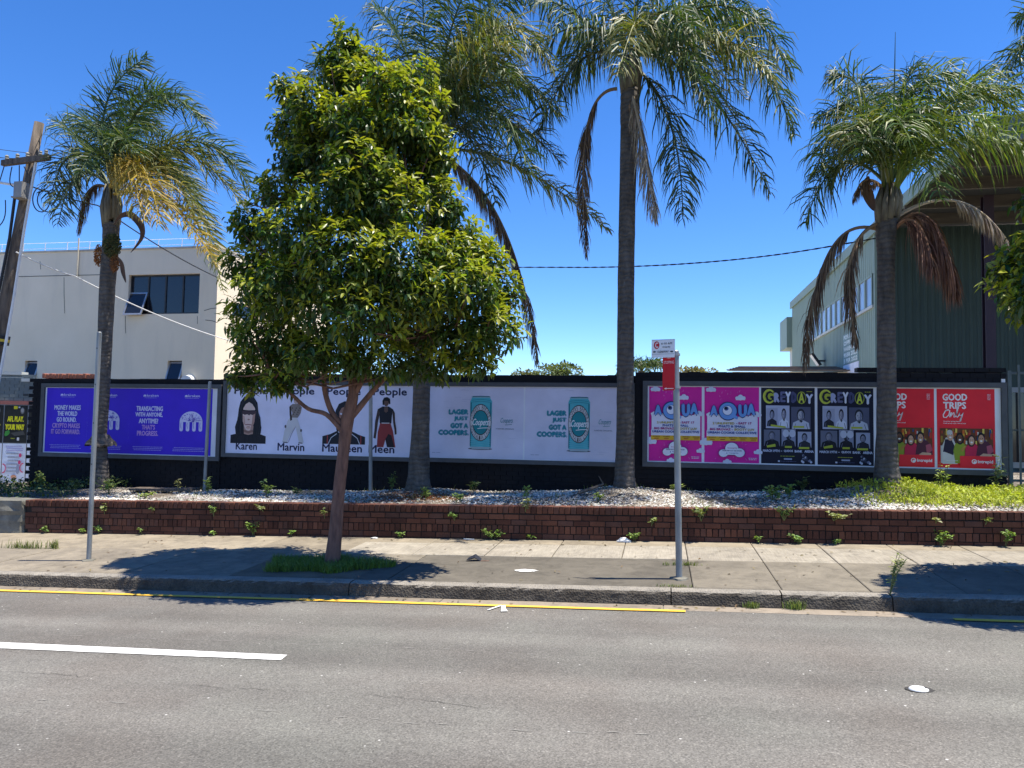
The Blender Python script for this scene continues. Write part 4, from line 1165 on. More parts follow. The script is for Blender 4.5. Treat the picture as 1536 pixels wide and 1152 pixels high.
shift(rail, bld).build('roof_railing', M_WPAINT, bld)
# strip of red tile coping between the wall and the building
cz0 = onY(65, 560, 16.5); cz1 = onY(140, 565, 16.5)
coping = empty('tile_coping', (cz0.x, 16.5, cz0.z - 2.0), 'strip of terracotta tile coping showing above the black wall', 'coping')
M_TERRA = simple('terracotta', (.46, .16, .085), (.30, .10, .06), 12, .85, .3, 60)
shift(MB().box(cz0.x, 16.5, cz0.z - 2.0, cz1.x + .3, 16.72, cz0.z - .13), coping).build('wall_base', M_BRICK, coping)
ct = chamfer_mesh('coping_tile', .088, .28, .115, .008, M_TERRA, .003)
x = cz0.x
while x < cz1.x + .2: inst('tile', ct, (x - cz0.x, -.03 + random.uniform(-.008, .008), 1.872 + random.uniform(-.01, .012)), coping); x += .095

# ------------------------------------------------------------------ painted wall with pasted posters at far left
lw_y = 17.2; lw_rz = R(14)
p0 = onY(48, 640, lw_y)
lw = empty('painted_wall', (p0.x, lw_y, .0), 'grey-green painted brick wall pasted with posters left of the black wall', 'wall', rz=lw_rz)
M_GREYGREEN = simple('grey_green_paint', (.17, .195, .19), (.13, .15, .147), 2.5, .7, .3, 50)
lz = lambda py: onY(24, py, lw_y + .0).z
Ltop, Lband0, Lband1 = lz(562.5), lz(607), lz(601.5)
MB().box(-6.0, .012, -.6, 0.05, .25, Ltop - .1).build('wall_core', M_GREYGREEN, lw)
mb = MB(); zrow = Lband1 + .01; r_ = 0; rr2 = random.Random(5)
while zrow < Ltop - .05:
    x = -6.0 + (.12 if r_ % 2 else 0)
    while x < 0.03:
        mb.box(x, rr2.uniform(-.003, .003), zrow, min(.05, x + .228), .02, zrow + .075); x += .24
    zrow += .0855; r_ += 1
o = mb.build('brick_courses', M_GREYGREEN, lw); o['kind'] = 'stuff'
MB().box(-6.0, -.03, zrow - .02, -.31, .28, zrow + .06).build('coping', simple('pale_coping', (.5, .52, .5), (.4, .42, .4), 4, .7), lw)
MB().box(-.309, -.03, zrow - .19, .06, .28, zrow - .11).build('coping', simple('pale_coping_low', (.5, .52, .5), (.4, .42, .4), 4, .7), lw)
MB().box(-6.0, -.02, Lband0, .05, .012, Lband1).build('red_band', simple('red_band_paint', (.36, .13, .10), (.28, .1, .08), 4, .7), lw)
MB().box(-.26, -.006, Lband1 + .13, -.14, .004, Lband1 + .19).build('air_vent', M_DARKFRAME, lw)
MB().box(-6.0, -.004, -.6, .05, .011, Lband0).build('wall_face', simple('paste_grey', (.3, .3, .3), (.2, .2, .2), 3, .8), lw)
wpp = 17.2 / FPX * 1.05
def lsheet(u0, u1, z0, z1, c):
    o = MB().box(u0, -.012, z0, u1, -.005, z1, hexc(c)).build('poster', M_PAPER, lw, usecol=True); return o, Print(u0, z0, u1, z1, -.013)
zA1, zA0, zB0 = Lband0 - .02, lz(664.5), lz(727)
for k in range(4):
    u1 = -.10 - k * .585 + (.45 if k == 0 else 0); u0 = -.10 - (k) * .585 - .02 if k == 0 else u1 - .56
    if k == 0: u0, u1 = -.09, .04
    else: u1 = -.125 - (k - 1) * .60; u0 = u1 - .57
    o, p = lsheet(u0, u1, zA0 + .01, zA1, '22231f')
    if k:
        p.rect(.40, .02, .56, .10, 'e8d825'); p.rect(.60, .03, .68, .07, 'd8d8d8')
        p.ell(.78, .14, .09, .09, '6a6a6a'); p.ell(.78, .13, .06, .06, '9a9a9a')
        p.text('AFL PLAY.', .14, .29, .86, .44, 'f0ea1e', .03); p.text('YOUR WAY', .06, .50, .90, .66, 'f0ea1e', .03)
        p.poly([(.04, .80), (.08, .70), (.24, .66), (.28, .74), (.20, .80), (.10, .83)], '3f8f3a')
        p.poly([(.3, .74), (.85, .68), (.95, .78), (.5, .82)], '4a4a46')
        p.text('SIGN UP', .32, .87, .50, .90, 'c9d03a', .02); p.rect(.60, .86, .70, .94, 'd8d8d8')
    p.finish(o)
    o, p = lsheet(u0, u1, zB0, zA0 - .012, 'dfe6f4')
    if k:
        p.lines(.12, .05, .9, 3, .05, 'b7b2d8', .03, k)
        rr_ = random.Random(k)
        for q in range(6): p.lines(.2 + rr_.uniform(-.05, .05), .22 + q * .085, .75, 1, .05, 'a9aebb', .04, q + 3)
        for (u, v) in ((.80, .28), (.78, .45)): p.ell(u, v, .06, .05, 'd84a78')
        p.ell(.72, .62, .08, .12, '9aa0b4'); p.ring(.05, .6, .16, .12, .25, 'd9557f', -90, 90); p.ring(.95, .58, .16, .12, .25, 'd9557f', 90, 270); p.ell(.55, .80, .12, .05, 'd59a7a')
    p.finish(o)

# ------------------------------------------------------------------ green shed with a deep canopy on the right
def m_sheet(name, c1, c2, rough=.55):
    t = NT(name); v = t.coords('Object')
    c = t.mix(t.ramp(t.noise(t.coords('Object', (2, 2, .25)), 1.2, 6, .6), [(.45, 0), (.8, .35)]), t.ramp(t.noise(v, .6, 4), [(.3, c2), (.7, c1)]), tuple(x * .55 for x in c1))
    return t.fin(c, rough, spec=.4)
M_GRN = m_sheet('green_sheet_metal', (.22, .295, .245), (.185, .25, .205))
M_GRN_SHADE = m_sheet('shaded_green_sheet_metal', (.034, .062, .052), (.026, .048, .04))  # front sheet: shade under the canopy put into a darker green
SY = 30.0; sc_ = onY(1313.5, 400, SY); SX = sc_.x
SZ = onY(1303, 343, SY).z
far = onX(1188, 462, SX)
SY2 = far.y
shed = empty('green_shed', (SX, SY, -1.2), 'green metal-clad shed with a row of side windows and deep front canopy', 'building')
def corr(mb, p0, p1, z0, z1, pitch, amp, nx, ny):
    """trapezoid-ribbed sheet between two plan points; (nx,ny) outward normal"""
    L = math.hypot(p1[0] - p0[0], p1[1] - p0[1]); n = int(L / pitch); ux, uy = (p1[0] - p0[0]) / L, (p1[1] - p0[1]) / L
    V = []; F = []
    prof = [(0, 0), (.42, 0), (.52, amp), (.9, amp), (1.0, 0)]
    pts = []
    for i in range(n):
        for (f, a) in prof[:-1]: pts.append(((i + f) * L / n, a))
    pts.append((L, 0))
    for (s, a) in pts:
        x, y = p0[0] + ux * s + nx * a, p0[1] + uy * s + ny * a
        V += [(x, y, z0), (x, y, z1)]
    for i in range(len(pts) - 1): F.append((2 * i, 2 * i + 2, 2 * i + 3, 2 * i + 1))
    mb.add(V, F)
SXR = SX + 24
m = MB(); corr(m, (SX, SY), (SXR, SY), -1.2, SZ, .25, .03, 0, -1); shift(m, shed).build('front_cladding', M_GRN_SHADE, shed)
# side: cladding above and below the window band
wz1a, wz0a = onX(1308, 411, SX).z, onX(1308, 459.5, SX).z
wy0, wy1 = onX(1309, 430, SX).y, onX(1209, 490, SX).y
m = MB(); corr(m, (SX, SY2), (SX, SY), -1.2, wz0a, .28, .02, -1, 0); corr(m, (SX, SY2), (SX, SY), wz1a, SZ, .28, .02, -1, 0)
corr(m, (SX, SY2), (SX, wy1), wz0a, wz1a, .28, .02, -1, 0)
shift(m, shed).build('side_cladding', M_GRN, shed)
shift(MB().box(SX - .05, SY - .04, -1.2, SX + .05, SY + .12, SZ), shed).build('corner_flashing', M_GRN, shed)
shift(MB().box(SX - .10, SY + .13, wz0a - .1, SX + .05, wy1 + .1, wz0a), shed).build('window_sill', m_sheet('pale_flashing', (.5, .52, .5), (.42, .44, .42)), shed)
nw = 13
for k in range(nw):
    a = wy0 + (wy1 - wy0) * k / nw; b = wy0 + (wy1 - wy0) * (k + 1) / nw; f = .07 * (b - a) + .03
    w = MB(); w.box(SX - .03, a, wz0a + .002, SX + .06, a + f, wz1a); w.box(SX - .03, b - f, wz0a + .002, SX + .06, b - .002, wz1a)
    w.box(SX - .025, a + f, wz1a - .07, SX + .06, b - f, wz1a); w.box(SX - .025, a + f, wz0a + .003, SX + .06, b - f, wz0a + .06)
    wo = shift(w, shed).build('window', M_GRN, shed)
    g = MB().box(SX + .01, a + f, wz0a + .06, SX + .02, b - f, wz1a - .07); shift(g, shed).build('pane', M_GLASS_BLUE, wo)
# stepped back end of the shed
e0 = onX(1170, 492, SX)
ez = onX(1176, 488, SX).z
SY3 = onX(1170, 505, SX - .3).y
shift(MB().box(SX - .3, SY2 + .02, onX(1180, 526, SX).z, SX + 9, SY3, onX(1180, 482, SX).z), shed).build('rear_annex', M_GRN, shed)
shift(MB().box(SX + .2, SY2 + .03, -1.2, SX + 9, SY3 - .6, onX(1180, 526, SX).z - .003), shed).build('rear_wall', m_sheet('pale_cladding', (.5, .5, .45), (.42, .42, .38)), shed)
# roof and canopy over the yard
CY = 20.4
SZR = SZ
roof = MB()
roof.hexa([(SX - .04, CY, SZ + .02), (SXR, CY, SZ + .02), (SXR, SY2, SZ + .02), (SX - .04, SY2, SZ + .02),
           (SX - .04, CY, SZ + .16), (SXR, CY, SZ + .16), (SXR, SY2, SZ + .16), (SX - .04, SY2, SZ + .16)])
shift(roof, shed).build('roof', m_sheet('roof_underside', (.045, .047, .043), (.03, .032, .03)), shed)
fas = MB().box(SX - .12, CY - .05, SZ - .22, SX - .042, SY2 + .02, SZ + .18); shift(fas, shed).build('side_fascia', M_GRN, shed)
fas = MB().box(SX - .04, CY - .08, SZ - .30, SXR, CY - .002, SZ + .30); shift(fas, shed).build('front_fascia', m_sheet('fascia_grey_green', (.12, .16, .15), (.1, .13, .12)), shed)
M_BEAM = simple('weathered_timber_beam', (.10, .088, .066), (.055, .048, .038), 3, .85, .3, 30, stretch=(.4, 3, 3))
for yy in (22.2, 24.2, 26.2, 28.2):
    bm_ = MB().box(SX - .1, yy, SZ - .34, SXR, yy + .12, SZ + .018); shift(bm_, shed).build('canopy_beam', M_BEAM, shed)
cp = onY(1483, 420, 25.0)
M_PURP = simple('dark_purple_steel', (.035, .017, .028), (.024, .012, .02), 4, .55)
cm = MB().box(cp.x - .14, 24.9, -1.2, cp.x + .14, 24.92, SZ - .35); cm.box(cp.x - .14, 25.13, -1.2, cp.x + .14, 25.15, SZ - .35); cm.box(cp.x - .012, 24.92, -1.2, cp.x + .012, 25.13, SZ - .35)
shift(cm, shed).build('canopy_column', M_PURP, shed)
# floodlight on the side wall
fl = onX(1238, 541, SX)
fm = MB(); fm.box(SX - .3, fl.y - .05, fl.z - .05, SX - .03, fl.y + .05, fl.z + .03)
shift(fm, shed).build('floodlight_bracket', M_DARKFRAME, shed)
fh = MB(); c0 = Vector((SX - .45, fl.y, fl.z + .05)); ax = Vector((-.55, 0, .83)); nx_ = Vector((-.83, 0, -.55))
def fp(a, b, c): return c0 + ax * a + Vector((0, 1, 0)) * b + nx_ * c
fh.hexa([fp(-.35, -.3, -.06), fp(-.35, .3, -.06), fp(-.35, .3, .06), fp(-.35, -.3, .06), fp(.35, -.3, -.06), fp(.35, .3, -.06), fp(.35, .3, .06), fp(.35, -.3, .06)])
fo = shift(fh, shed).build('floodlight', M_DARKFRAME, shed)
fg = MB().add([fp(-.3, -.26, .065), fp(-.3, .26, .065), fp(.3, .26, .065), fp(.3, -.26, .065)], [(0, 1, 2, 3)]); shift(fg, shed).build('floodlight_lens', M_WPAINT, fo)
# lettered panel on the side wall
sa, sb = onX(1289, 520, SX), onX(1266, 520, SX)
zt, zm, zb_ = onX(1278, 497, SX).z, onX(1278, 545, SX).z, onX(1278, 562, SX).z
sgn = empty('lettered_panel', (SX - .04, sb.y, zb_), 'pale lettered panel fixed to the green shed side', 'sign', rz=-math.pi / 2)
LW = sb.y - sa.y
MB().box(0, 0, 0, LW, .03, zm - zb_, hexc('e4e6f2')).build('white_panel', M_PAPER, sgn, usecol=True)
pr = Print(0, zm - zb_ + .03, LW, zt - zb_, -.002)
MB().box(0, .004, zm - zb_ + .03, LW, .03, zt - zb_, hexc('7f9a97')).build('green_panel', M_PAPER, sgn, usecol=True)
for k, s in enumerate(('FOR LEASE', 'OFFICE &', 'WAREHOUSE', '9558 2022', '5 PER 2022')):
    pr.text(s, .06, .04 + k * .195, .94, .19 + k * .195, 'dfe9e6', .06)
pr.finish(sgn)

# small tiled roof between the wall and the shed
ra, rb = onY(1100, 556, 34), onY(1192, 548, 34)
house = empty('tiled_roof_house', (ra.x, 34, -1.2), 'low house with a brown tiled roof showing above the black wall', 'house')
hm = MB().box(ra.x, 34.3, -1.2, rb.x + 5, 40, onY(1150, 557, 34).z); shift(hm, house).build('wall', M_RENDER, house)
rm = MB(); rz0, rz1 = onY(1150, 557, 34).z, onY(1150, 548, 36).z
for k in range(5):
    f0, f1 = k / 5, (k + 1) / 5
    y0, y1 = 33.8 + 3.2 * f0, 33.8 + 3.2 * f1 + .05; z0_, z1_ = rz0 + (rz1 - rz0) * f0 + .02, rz0 + (rz1 - rz0) * f1
    rm.hexa([(ra.x - .3 + f0 * .9, y0, z0_), (rb.x + 5, y0, z0_), (rb.x + 5, y1, z1_ - .04), (ra.x - .3 + f1 * .9, y1, z1_ - .04), (ra.x - .3 + f0 * .9, y0, z0_ + .05), (rb.x + 5, y0, z0_ + .05), (rb.x + 5, y1, z1_ + .01), (ra.x - .3 + f1 * .9, y1, z1_ + .01)])
shift(rm, house).build('roof', simple('brown_roof_tile', (.24, .19, .15), (.15, .12, .1), 8, .85, .4, 40), house)

# ------------------------------------------------------------------ steel palisade fence and gate at far right
M_FENCE = simple('grey_green_steel', (.10, .125, .125), (.07, .09, .09), 6, .5)
fx0 = w3[1] + .03; fyy = T_WALL - .06
fz0, fz1 = onY(1520, 733, fyy).z - .2, onY(1520, 556, fyy).z
fence = empty('steel_fence', (fx0, fyy, fz0), 'grey steel bar fence standing at the end of the black wall', 'fence')
MB().box(0, -.03, 0, .06, .03, fz1 - fz0).build('post', M_FENCE, fence)
MB().box(.062, -.02, fz1 - fz0 - .06, 2.2, .02, fz1 - fz0 - .02).build('rail', M_FENCE, fence)
MB().box(.062, -.02, .32, 2.2, .02, .36).build('rail', M_FENCE, fence)
for k in range(14):
    x = .16 + k * .145
    MB().box(x, -.045, .15, x + .028, -.021, fz1 - fz0 + .1).build('bar', M_FENCE, fence)
gate = empty('steel_gate', (fx0 + .08, fyy + .35, fz0), 'pale framed panel standing behind the steel fence', 'gate')
gz1, gz0 = onY(1525, 581, fyy + .35).z - fz0, onY(1525, 702, fyy + .35).z - fz0
M_GATE = simple('pale_grey_steel', (.42, .44, .46), (.34, .36, .38), 5, .5)
MB().box(0, 0, gz1 - .09, 2.2, .05, gz1).build('frame_rail', M_GATE, gate)
MB().box(0, 0, gz0, 2.2, .05, gz0 + .1).build('frame_rail', M_GATE, gate)
MB().box(0, .001, gz0 + .1, .05, .049, gz1 - .09).build('frame_stile', M_GATE, gate)
MB().box(.05, .02, gz0 + .1, 2.2, .03, gz1 - .09).build('dark_panel', M_GLASS, gate)
MB().box(.05, .012, gz0 + .65, 2.2, .02, gz0 + .68).build('frame_rail', M_FENCE, gate)
w = onY(1505, 571, T_WALL - .125)
tag(MB().box(w.x - .03, T_WALL - .125, w.z - .03, w.x + .03, T_WALL - .102, w.z + .03).build('wall_plate', M_WPAINT), 'small white plate on the black wall beside the fence', 'plate')

# ------------------------------------------------------------------ posts and parking signs
M_GALV = simple('galvanised_steel', (.30, .315, .32), (.17, .18, .185), 7, .45, .15, 60, metal=.35, stretch=(1, 1, .3))
def post(name, base, top, r, label, cat='pole', holes=()):
    root = empty(name, base, label, cat)
    b, t = Vector((0, 0, -.1)), Vector(top) - Vector(base)
    MB().tube([b, t * .33, t * .66, t, t + Vector((0, 0, .012))], [r, r, r, r, r * .75], 14).build('tube', M_GALV, root, smooth=False)
    V = []; n_ = 14; rr_ = random.Random(len(label))
    for k in range(n_): V.append((r * 2.6 * math.cos(2 * math.pi * k / n_) * rr_.uniform(.7, 1.25), r * 2.6 * math.sin(2 * math.pi * k / n_) * rr_.uniform(.7, 1.25), .012))
    mb_ = MB().add([(0, 0, .03)] + V + [(v_[0] * 1.15, v_[1] * 1.15, -.03) for v_ in V], [(0, 1 + k, 1 + (k + 1) % n_) for k in range(n_)] + [(1 + k, 1 + n_ + k, 1 + n_ + (k + 1) % n_, 1 + (k + 1) % n_) for k in range(n_)]); mb_.build('footing', M_OLDCONC, root)
    for f in holes:
        q = t * f; MB().tube([q + Vector((0, -r - .004, 0)), q + Vector((0, -r + .01, 0))], .009, 8).build('bolt_hole', M_DARKFRAME, root)
    return root
pb = onPath(133, 841); pt = onY(149, 499, pb.y)
post('steel_post', pb, pt, .032, 'bare galvanised steel post without a sign, in front of the purple billboard', holes=(.93, .77, .6, .42))
q0 = onY(307, 722, T_WALL - .45); q1 = onY(315, 573, T_WALL - .45); q0.z = float(bed_z(np.array(q0.x), np.array(q0.y)))
post('steel_post', q0, q1, .034, 'thin steel post at the right end of the purple billboard')
q0 = onY(556, 735, T_WALL - .7); q1 = onY(556, 575, T_WALL - .7); q0.z = float(bed_z(np.array(q0.x), np.array(q0.y)))
post('steel_post', q0, q1, .036, 'thin steel post in front of the posters of people')
sb_ = onPath(1019, 868); st_ = onY(1013.5, 527, sb_.y)
sp = post('sign_post', sb_, st_, .038, 'steel post carrying the parking signs beside the kerb')
# signs: fixed on the left of the post, turned slightly
SRZ = R(-18)
def spx(px, py): return onY(px, py, sb_.y - .05)
M_SIGNBACK = M_ALU
def plate(name, label, l, r, t, b, face, rz):
    a = spx(r, (t + b) / 2); wpx = (r - l) * mpp(sb_.y, 1000)
    h = (b - t) * mpp(sb_.y, 1000); wd = wpx / math.cos(rz)
    e = empty(name, (a.x - wpx, a.y + (math.tan(rz) * -wpx if False else 0), spx((l + r) / 2, b).z), label, 'sign', rz=rz)
    e.location.y = sb_.y - .052 + math.sin(-rz) * wd
    MB().box(0, 0, 0, wd, .003, h).build('sign_back', M_SIGNBACK, e)
    f = MB(); rad = .02; pts = []
    for (cx, cz, a0) in ((rad, rad, 180), (wd - rad, rad, 270), (wd - rad, h - rad, 0), (rad, h - rad, 90)):
        for k in range(5): pts.append((cx + rad * math.cos(R(a0 + 22.5 * k)), -.0015, cz + rad * math.sin(R(a0 + 22.5 * k))))
    f.add(pts, [tuple(range(len(pts)))], hexc(face)); fo_ = f.build('sign_face', M_INK, e, usecol=True)
    return e, Print(0, 0, wd, h, -.002), wd, h
e, p, wd, h = plate('clearway_sign', 'white clearway sign with a red C on top of the post', 978, 1012.3, 508.5, 536, 'e6e6e6', R(-14))
p.rect(.02, .015, .98, .03, '4a4a4a'); p.rect(.02, .80, .98, .815, '555555')
p.ell(.22, .31, .12, .215, 'c02a35'); p.text('C', .155, .16, .285, .46, 'f0e6e6', .02)
p.text('6-10 AM', .42, .17, .88, .29, '3a3a3a', .01); p.text('MON-FRI', .48, .39, .80, .47, '3a3a3a', .01)
p.text('CLEARWAY', .26, .62, .74, .74, '2a2a2a', .01)
for s in (-1, 1):
    c = .5 + s * .36
    p.poly([(c + s * .08, .68), (c + s * .01, .61), (c + s * .01, .655), (c - s * .06, .655), (c - s * .06, .705), (c + s * .01, .705), (c + s * .01, .75)], '151515')
p.finish(e)
e, p, wd, h = plate('no_stopping_sign', 'red no stopping sign with an arrow, fixed below the clearway sign', 994.5, 1012.5, 530.5, 585.5, 'c81f2c', R(-32))
p.text('NO', .36, .05, .66, .13, 'f0d8d8', .02); p.text('STOPPING', .10, .19, .92, .27, 'f0d8d8', .0)
p.poly([(.14, .945), (.32, .915), (.32, .937), (.90, .937), (.90, .953), (.32, .953), (.32, .975)], 'f4e6e6')
p.finish(e)
for f in (.985, .84):
    z = sb_.lerp(st_, f); 
    o = MB().tube([(0, 0, -.015), (0, 0, .015)], .05, 12).build('bracket', M_GALV, sp); o.location = z - sb_

# ------------------------------------------------------------------ leaning timber power pole and cables
M_TIMB = simple('weathered_pole_timber', (.19, .15, .115), (.06, .048, .04), 3.5, .9, .7, 26, .02, stretch=(4, 4, .35))
M_CABLE = simple('black_cable', (.018, .018, .02), (.012, .012, .014), 4, .5)
UY = 14.2
ub = onY(-38, 700, UY); ut = onY(59, 184, UY)
up = empty('power_pole', ub, 'leaning weathered timber power pole with a crossarm', 'power pole')
def ul(v): return Vector(v) - Vector(ub)
P_ = [ul(ub) - (ul(ut)) * .1] + [ul(ut) * f for f in (0, .25, .5, .75, 1)]
MB().tube(P_, [.15, .145, .135, .122, .11, .095], 14).build('pole', M_TIMB, up, smooth=True)
ca, cb = ul(onY(4, 245, UY - .15)), ul(onY(74, 236, UY - .15)); dv = (cb - ca).normalized()
ab = MB(); up_ = Vector((0, 0, 1)); dp = Vector((0, 1, 0))
ab.hexa([ca - up_ * .06 - dp * .05, cb - up_ * .06 - dp * .05, cb - up_ * .06 + dp * .05, ca - up_ * .06 + dp * .05, ca + up_ * .06 - dp * .05, cb + up_ * .06 - dp * .05, cb + up_ * .06 + dp * .05, ca + up_ * .06 + dp * .05])
arm = ab.build('crossarm', M_TIMB, up)
M_PORC = simple('grey_insulator', (.34, .33, .28), (.25, .24, .2), 6, .35)
for px in (10, 26, 41, 60, 69):
    q = ul(onY(px, 245 - (px - 4) * .13, UY - .15)) + Vector((0, 0, .06))
    MB().tube([q, q + Vector((0, 0, .03)), q + Vector((0, 0, .05)), q + Vector((0, 0, .08)), q + Vector((0, 0, .11))], [.02, .045, .03, .045, .02], 9).build('insulator', M_PORC, arm)
c1, c2 = onY(43, 250, UY - .1), onY(8, 400, UY - .1)
cw = [ul(onY(57, 235, UY - .06)), ul(onY(38, 345, UY - .1)), ul(onY(22, 450, UY - .1)), ul(onY(5, 545, UY - .1)), ul(onY(-20, 680, UY - .1))]
cw = [Vector((q.x + .03, q.y - .06, q.z)) for q in cw]
MB().tube(cw, .028, 8).build('white_conduit', M_WPAINT, up)
cw2 = [ul(onY(33, 290, UY)), ul(onY(24, 360, UY)), ul(onY(8, 440, UY)), ul(onY(-20, 600, UY))]
MB().tube([Vector((q.x, q.y - .17, q.z)) for q in cw2], .03, 8).build('dark_conduit', M_CABLE, up)
bxp = ul(onY(31, 284, UY - .25))
bb = MB().box(bxp.x - .1, bxp.y - .08, bxp.z - .17, bxp.x + .1, bxp.y + .12, bxp.z + .15); bb.box(bxp.x - .14, bxp.y - .1, bxp.z - .2, bxp.x + .12, bxp.y + .12, bxp.z - .17)
bb.build('junction_box', simple('grey_box', (.3, .29, .27), (.22, .21, .2), 5, .6), up)
yb = ul(onY(2, 510, UY))
MB().tube([yb - ul(ut).normalized() * .1 + Vector((0, 0, 0)), yb + ul(ut).normalized() * .1], .158, 14).build('black_band', M_CABLE, up)
MB().tube([yb - ul(ut).normalized() * .03, yb + ul(ut).normalized() * .03], .161, 14).build('yellow_band', simple('yellow_band', (.72, .5, .05), None, 5, .6), up)
def sag(a, b, s, n=16): return [a.lerp(b, i / n) + Vector((0, 0, -s * 4 * (i / n) * (1 - i / n))) for i in range(n + 1)]
# drop leads and loops hanging under the crossarm
for (px0, py0, px1, py1, dx, dz) in ((6, 250, -6, 282, -.02, .25), (18, 250, 22, 281, -.08, .22), (29, 248, 29, 275, .0, .05), (36, 250, 40, 262, .05, .12), (8, 300, -10, 345, .12, .2)):
    a, b = ul(onY(px0, py0, UY - .2)), ul(onY(px1, py1, UY - .2))
    MB().tube([a.lerp(b, k / 8) + Vector((dx * math.sin(math.pi * k / 8), 0, -dz * math.sin(math.pi * k / 8) * .5)) for k in range(9)], .011, 6).build('drop_lead', M_CABLE, up)
for (cx, cy, rx_, ry_) in ((73, 300, 17, 19), (62, 299, 13, 20)):
    pts = [ul(onY(cx + rx_ * math.cos(R(a)), cy - ry_ * .95 * math.sin(R(a)), UY - .15)) for a in range(110, 400, 18)]
    MB().tube(pts, .012, 6).build('cable_loop', M_CABLE, up)

def cable(name, pts, r, mat, label):
    root_pts = [Vector(q) for q in pts]
    mb = MB().tube(root_pts, r, 6)
    o = mb.build(name, mat); return tag(o, label, 'cable')
A = onY(52, 283, UY - .1); B = onY(330, 390, BY - .05)
cable('service_cable', sag(onY(48, 280, UY - .1), onY(146, 308, 15.2), .03) + sag(onY(150, 310, 15.3), onY(330, 418, BY - .06), .1), .014, M_CABLE, 'thick dark cable from the power pole past the palm crown to the cream building')
cable('service_cable', sag(onY(24, 378, UY - .1), onY(104, 412, UY + 1), .03, 6) + sag(onY(110, 413, UY + 1.2), onY(348, 512, BY - .1), .12), .014, M_WPAINT, 'white service cable running from the power pole to the cream building')
cable('service_cable', sag(onY(-60, 262, UY - .1), onY(36, 279, UY - .1), .02), .03, M_WPAINT, 'thick pale cable meeting the power pole under its crossarm')
for k, (py0, py1) in enumerate(((218, 230), (234, 240), (239, 238))):
    cable('power_line', sag(onY(-80, py0 - 9, UY - 1 + k), onY(48, py1, UY - .1), .03), .006, M_CABLE, ['upper thin power line meeting the pole above its crossarm', 'thin power line ending at the middle of the crossarm', 'thin power line ending beside the crossarm insulators'][k]).__setitem__('group', 'thin power lines at the pole')
pts = [onX(440, 398, BX1 + .02), onY(560, 402, 19.5), onY(780, 401, 17.0), onY(920, 400.5, 15.9), onY(1050, 394, 15.2), onY(1180, 380, 14.7), onY(1322, 356, 14.3)]
def catm(P, n=8):
    out = []
    for i in range(len(P) - 1):
        a, b, c, d = P[max(i - 1, 0)], P[i], P[i + 1], P[min(i + 2, len(P) - 1)]
        for k in range(n):
            t = k / n; out.append(.5 * ((2 * b) + (c - a) * t + (2 * a - 5 * b + 4 * c - d) * t * t + (3 * b - a - 3 * c + d) * t ** 3))
    return out + [P[-1]]
cp_ = catm(pts); tw = MB()
for ph in (0, math.pi):
    tw.tube([q + Vector((0, math.cos(i * 1.3 + ph) * .012, math.sin(i * 1.3 + ph) * .008)) for i, q in enumerate(catm(cp_, 3))], .008, 5)
tag(tw.build('aerial_cable', M_CABLE), 'twisted black aerial cable strung across the sky between the palms', 'cable')
# ------------------------------------------------------------------ palms
M_FROND = attr_mat('palm_leaflet', .5, .4, 3, .15, trans=.3)
M_DEAD = attr_mat('dead_palm_leaflet', .8, .2, 5, .25, trans=.1)
def m_trunk():
    t = NT('palm_trunk'); v = t.coords('Object')
    wv = t.node('ShaderNodeTexWave', wave_type='BANDS', bands_direction='Z', Scale=3.4, Distortion=7.0, Detail=4.0); wv.inputs['Detail Scale'].default_value = 1.6
    t.link(v, wv.inputs['Vector'])
    c = t.ramp(t.noise(t.coords('Object', (3, 3, 1.2)), 2.2, 8, .7), [(.3, (.06, .053, .046)), (.7, (.16, .14, .122))])
    c = t.mix(1.0, c, t.ramp(wv.outputs['Fac'], [(.0, .8), (.3, 1.0), (1, 1.04)]), 'MULTIPLY')
    c = t.mix(t.ramp(t.noise(t.coords('Object', (5, 5, 2)), 2.5, 6, .7), [(.64, 0), (.76, .6)]), c, (.30, .28, .24))
    nm = t.bump(wv.outputs['Fac'], .6, .02)
    nm = t.bump(t.noise(t.coords('Object', (6, 6, 1)), 10, 6, .7), .6, .02, nm)
    return t.fin(c, .9, nm, spec=.2)
M_TRUNK = m_trunk()
M_SHAFT = simple('palm_crownshaft', (.22, .20, .14), (.07, .062, .05), 4, .7, .4, 20, .02, stretch=(3, 3, .7))
M_SPATHE = simple('woody_spathe', (.16, .09, .055), (.07, .04, .03), 5, .8, .4, 30, .01, stretch=(3, 3, .6))
def unit(a): return a / np.maximum(np.linalg.norm(a, axis=-1, keepdims=True), 1e-9)
PAL = {'green': [(.045, .088, .022), (.07, .12, .03), (.028, .06, .022), (.115, .15, .045)],
       'bright': [(.105, .17, .026), (.16, .22, .035), (.065, .12, .026), (.21, .245, .05)],
       'blue': [(.038, .066, .03), (.06, .092, .042), (.026, .046, .022), (.10, .125, .065)],
       'yellow': [(.42, .30, .05), (.33, .25, .05), (.48, .32, .08), (.24, .22, .05)],
       'olive': [(.17, .18, .045), (.12, .15, .04), (.26, .23, .07), (.08, .12, .03)],
       'dead': [(.20, .13, .08), (.13, .085, .055), (.28, .195, .125), (.09, .06, .045)],
       'brown': [(.21, .10, .065), (.14, .065, .045), (.27, .15, .10), (.10, .05, .035)],
       'pale': [(.42, .33, .24), (.32, .25, .18), (.24, .17, .12), (.5, .42, .32)]}
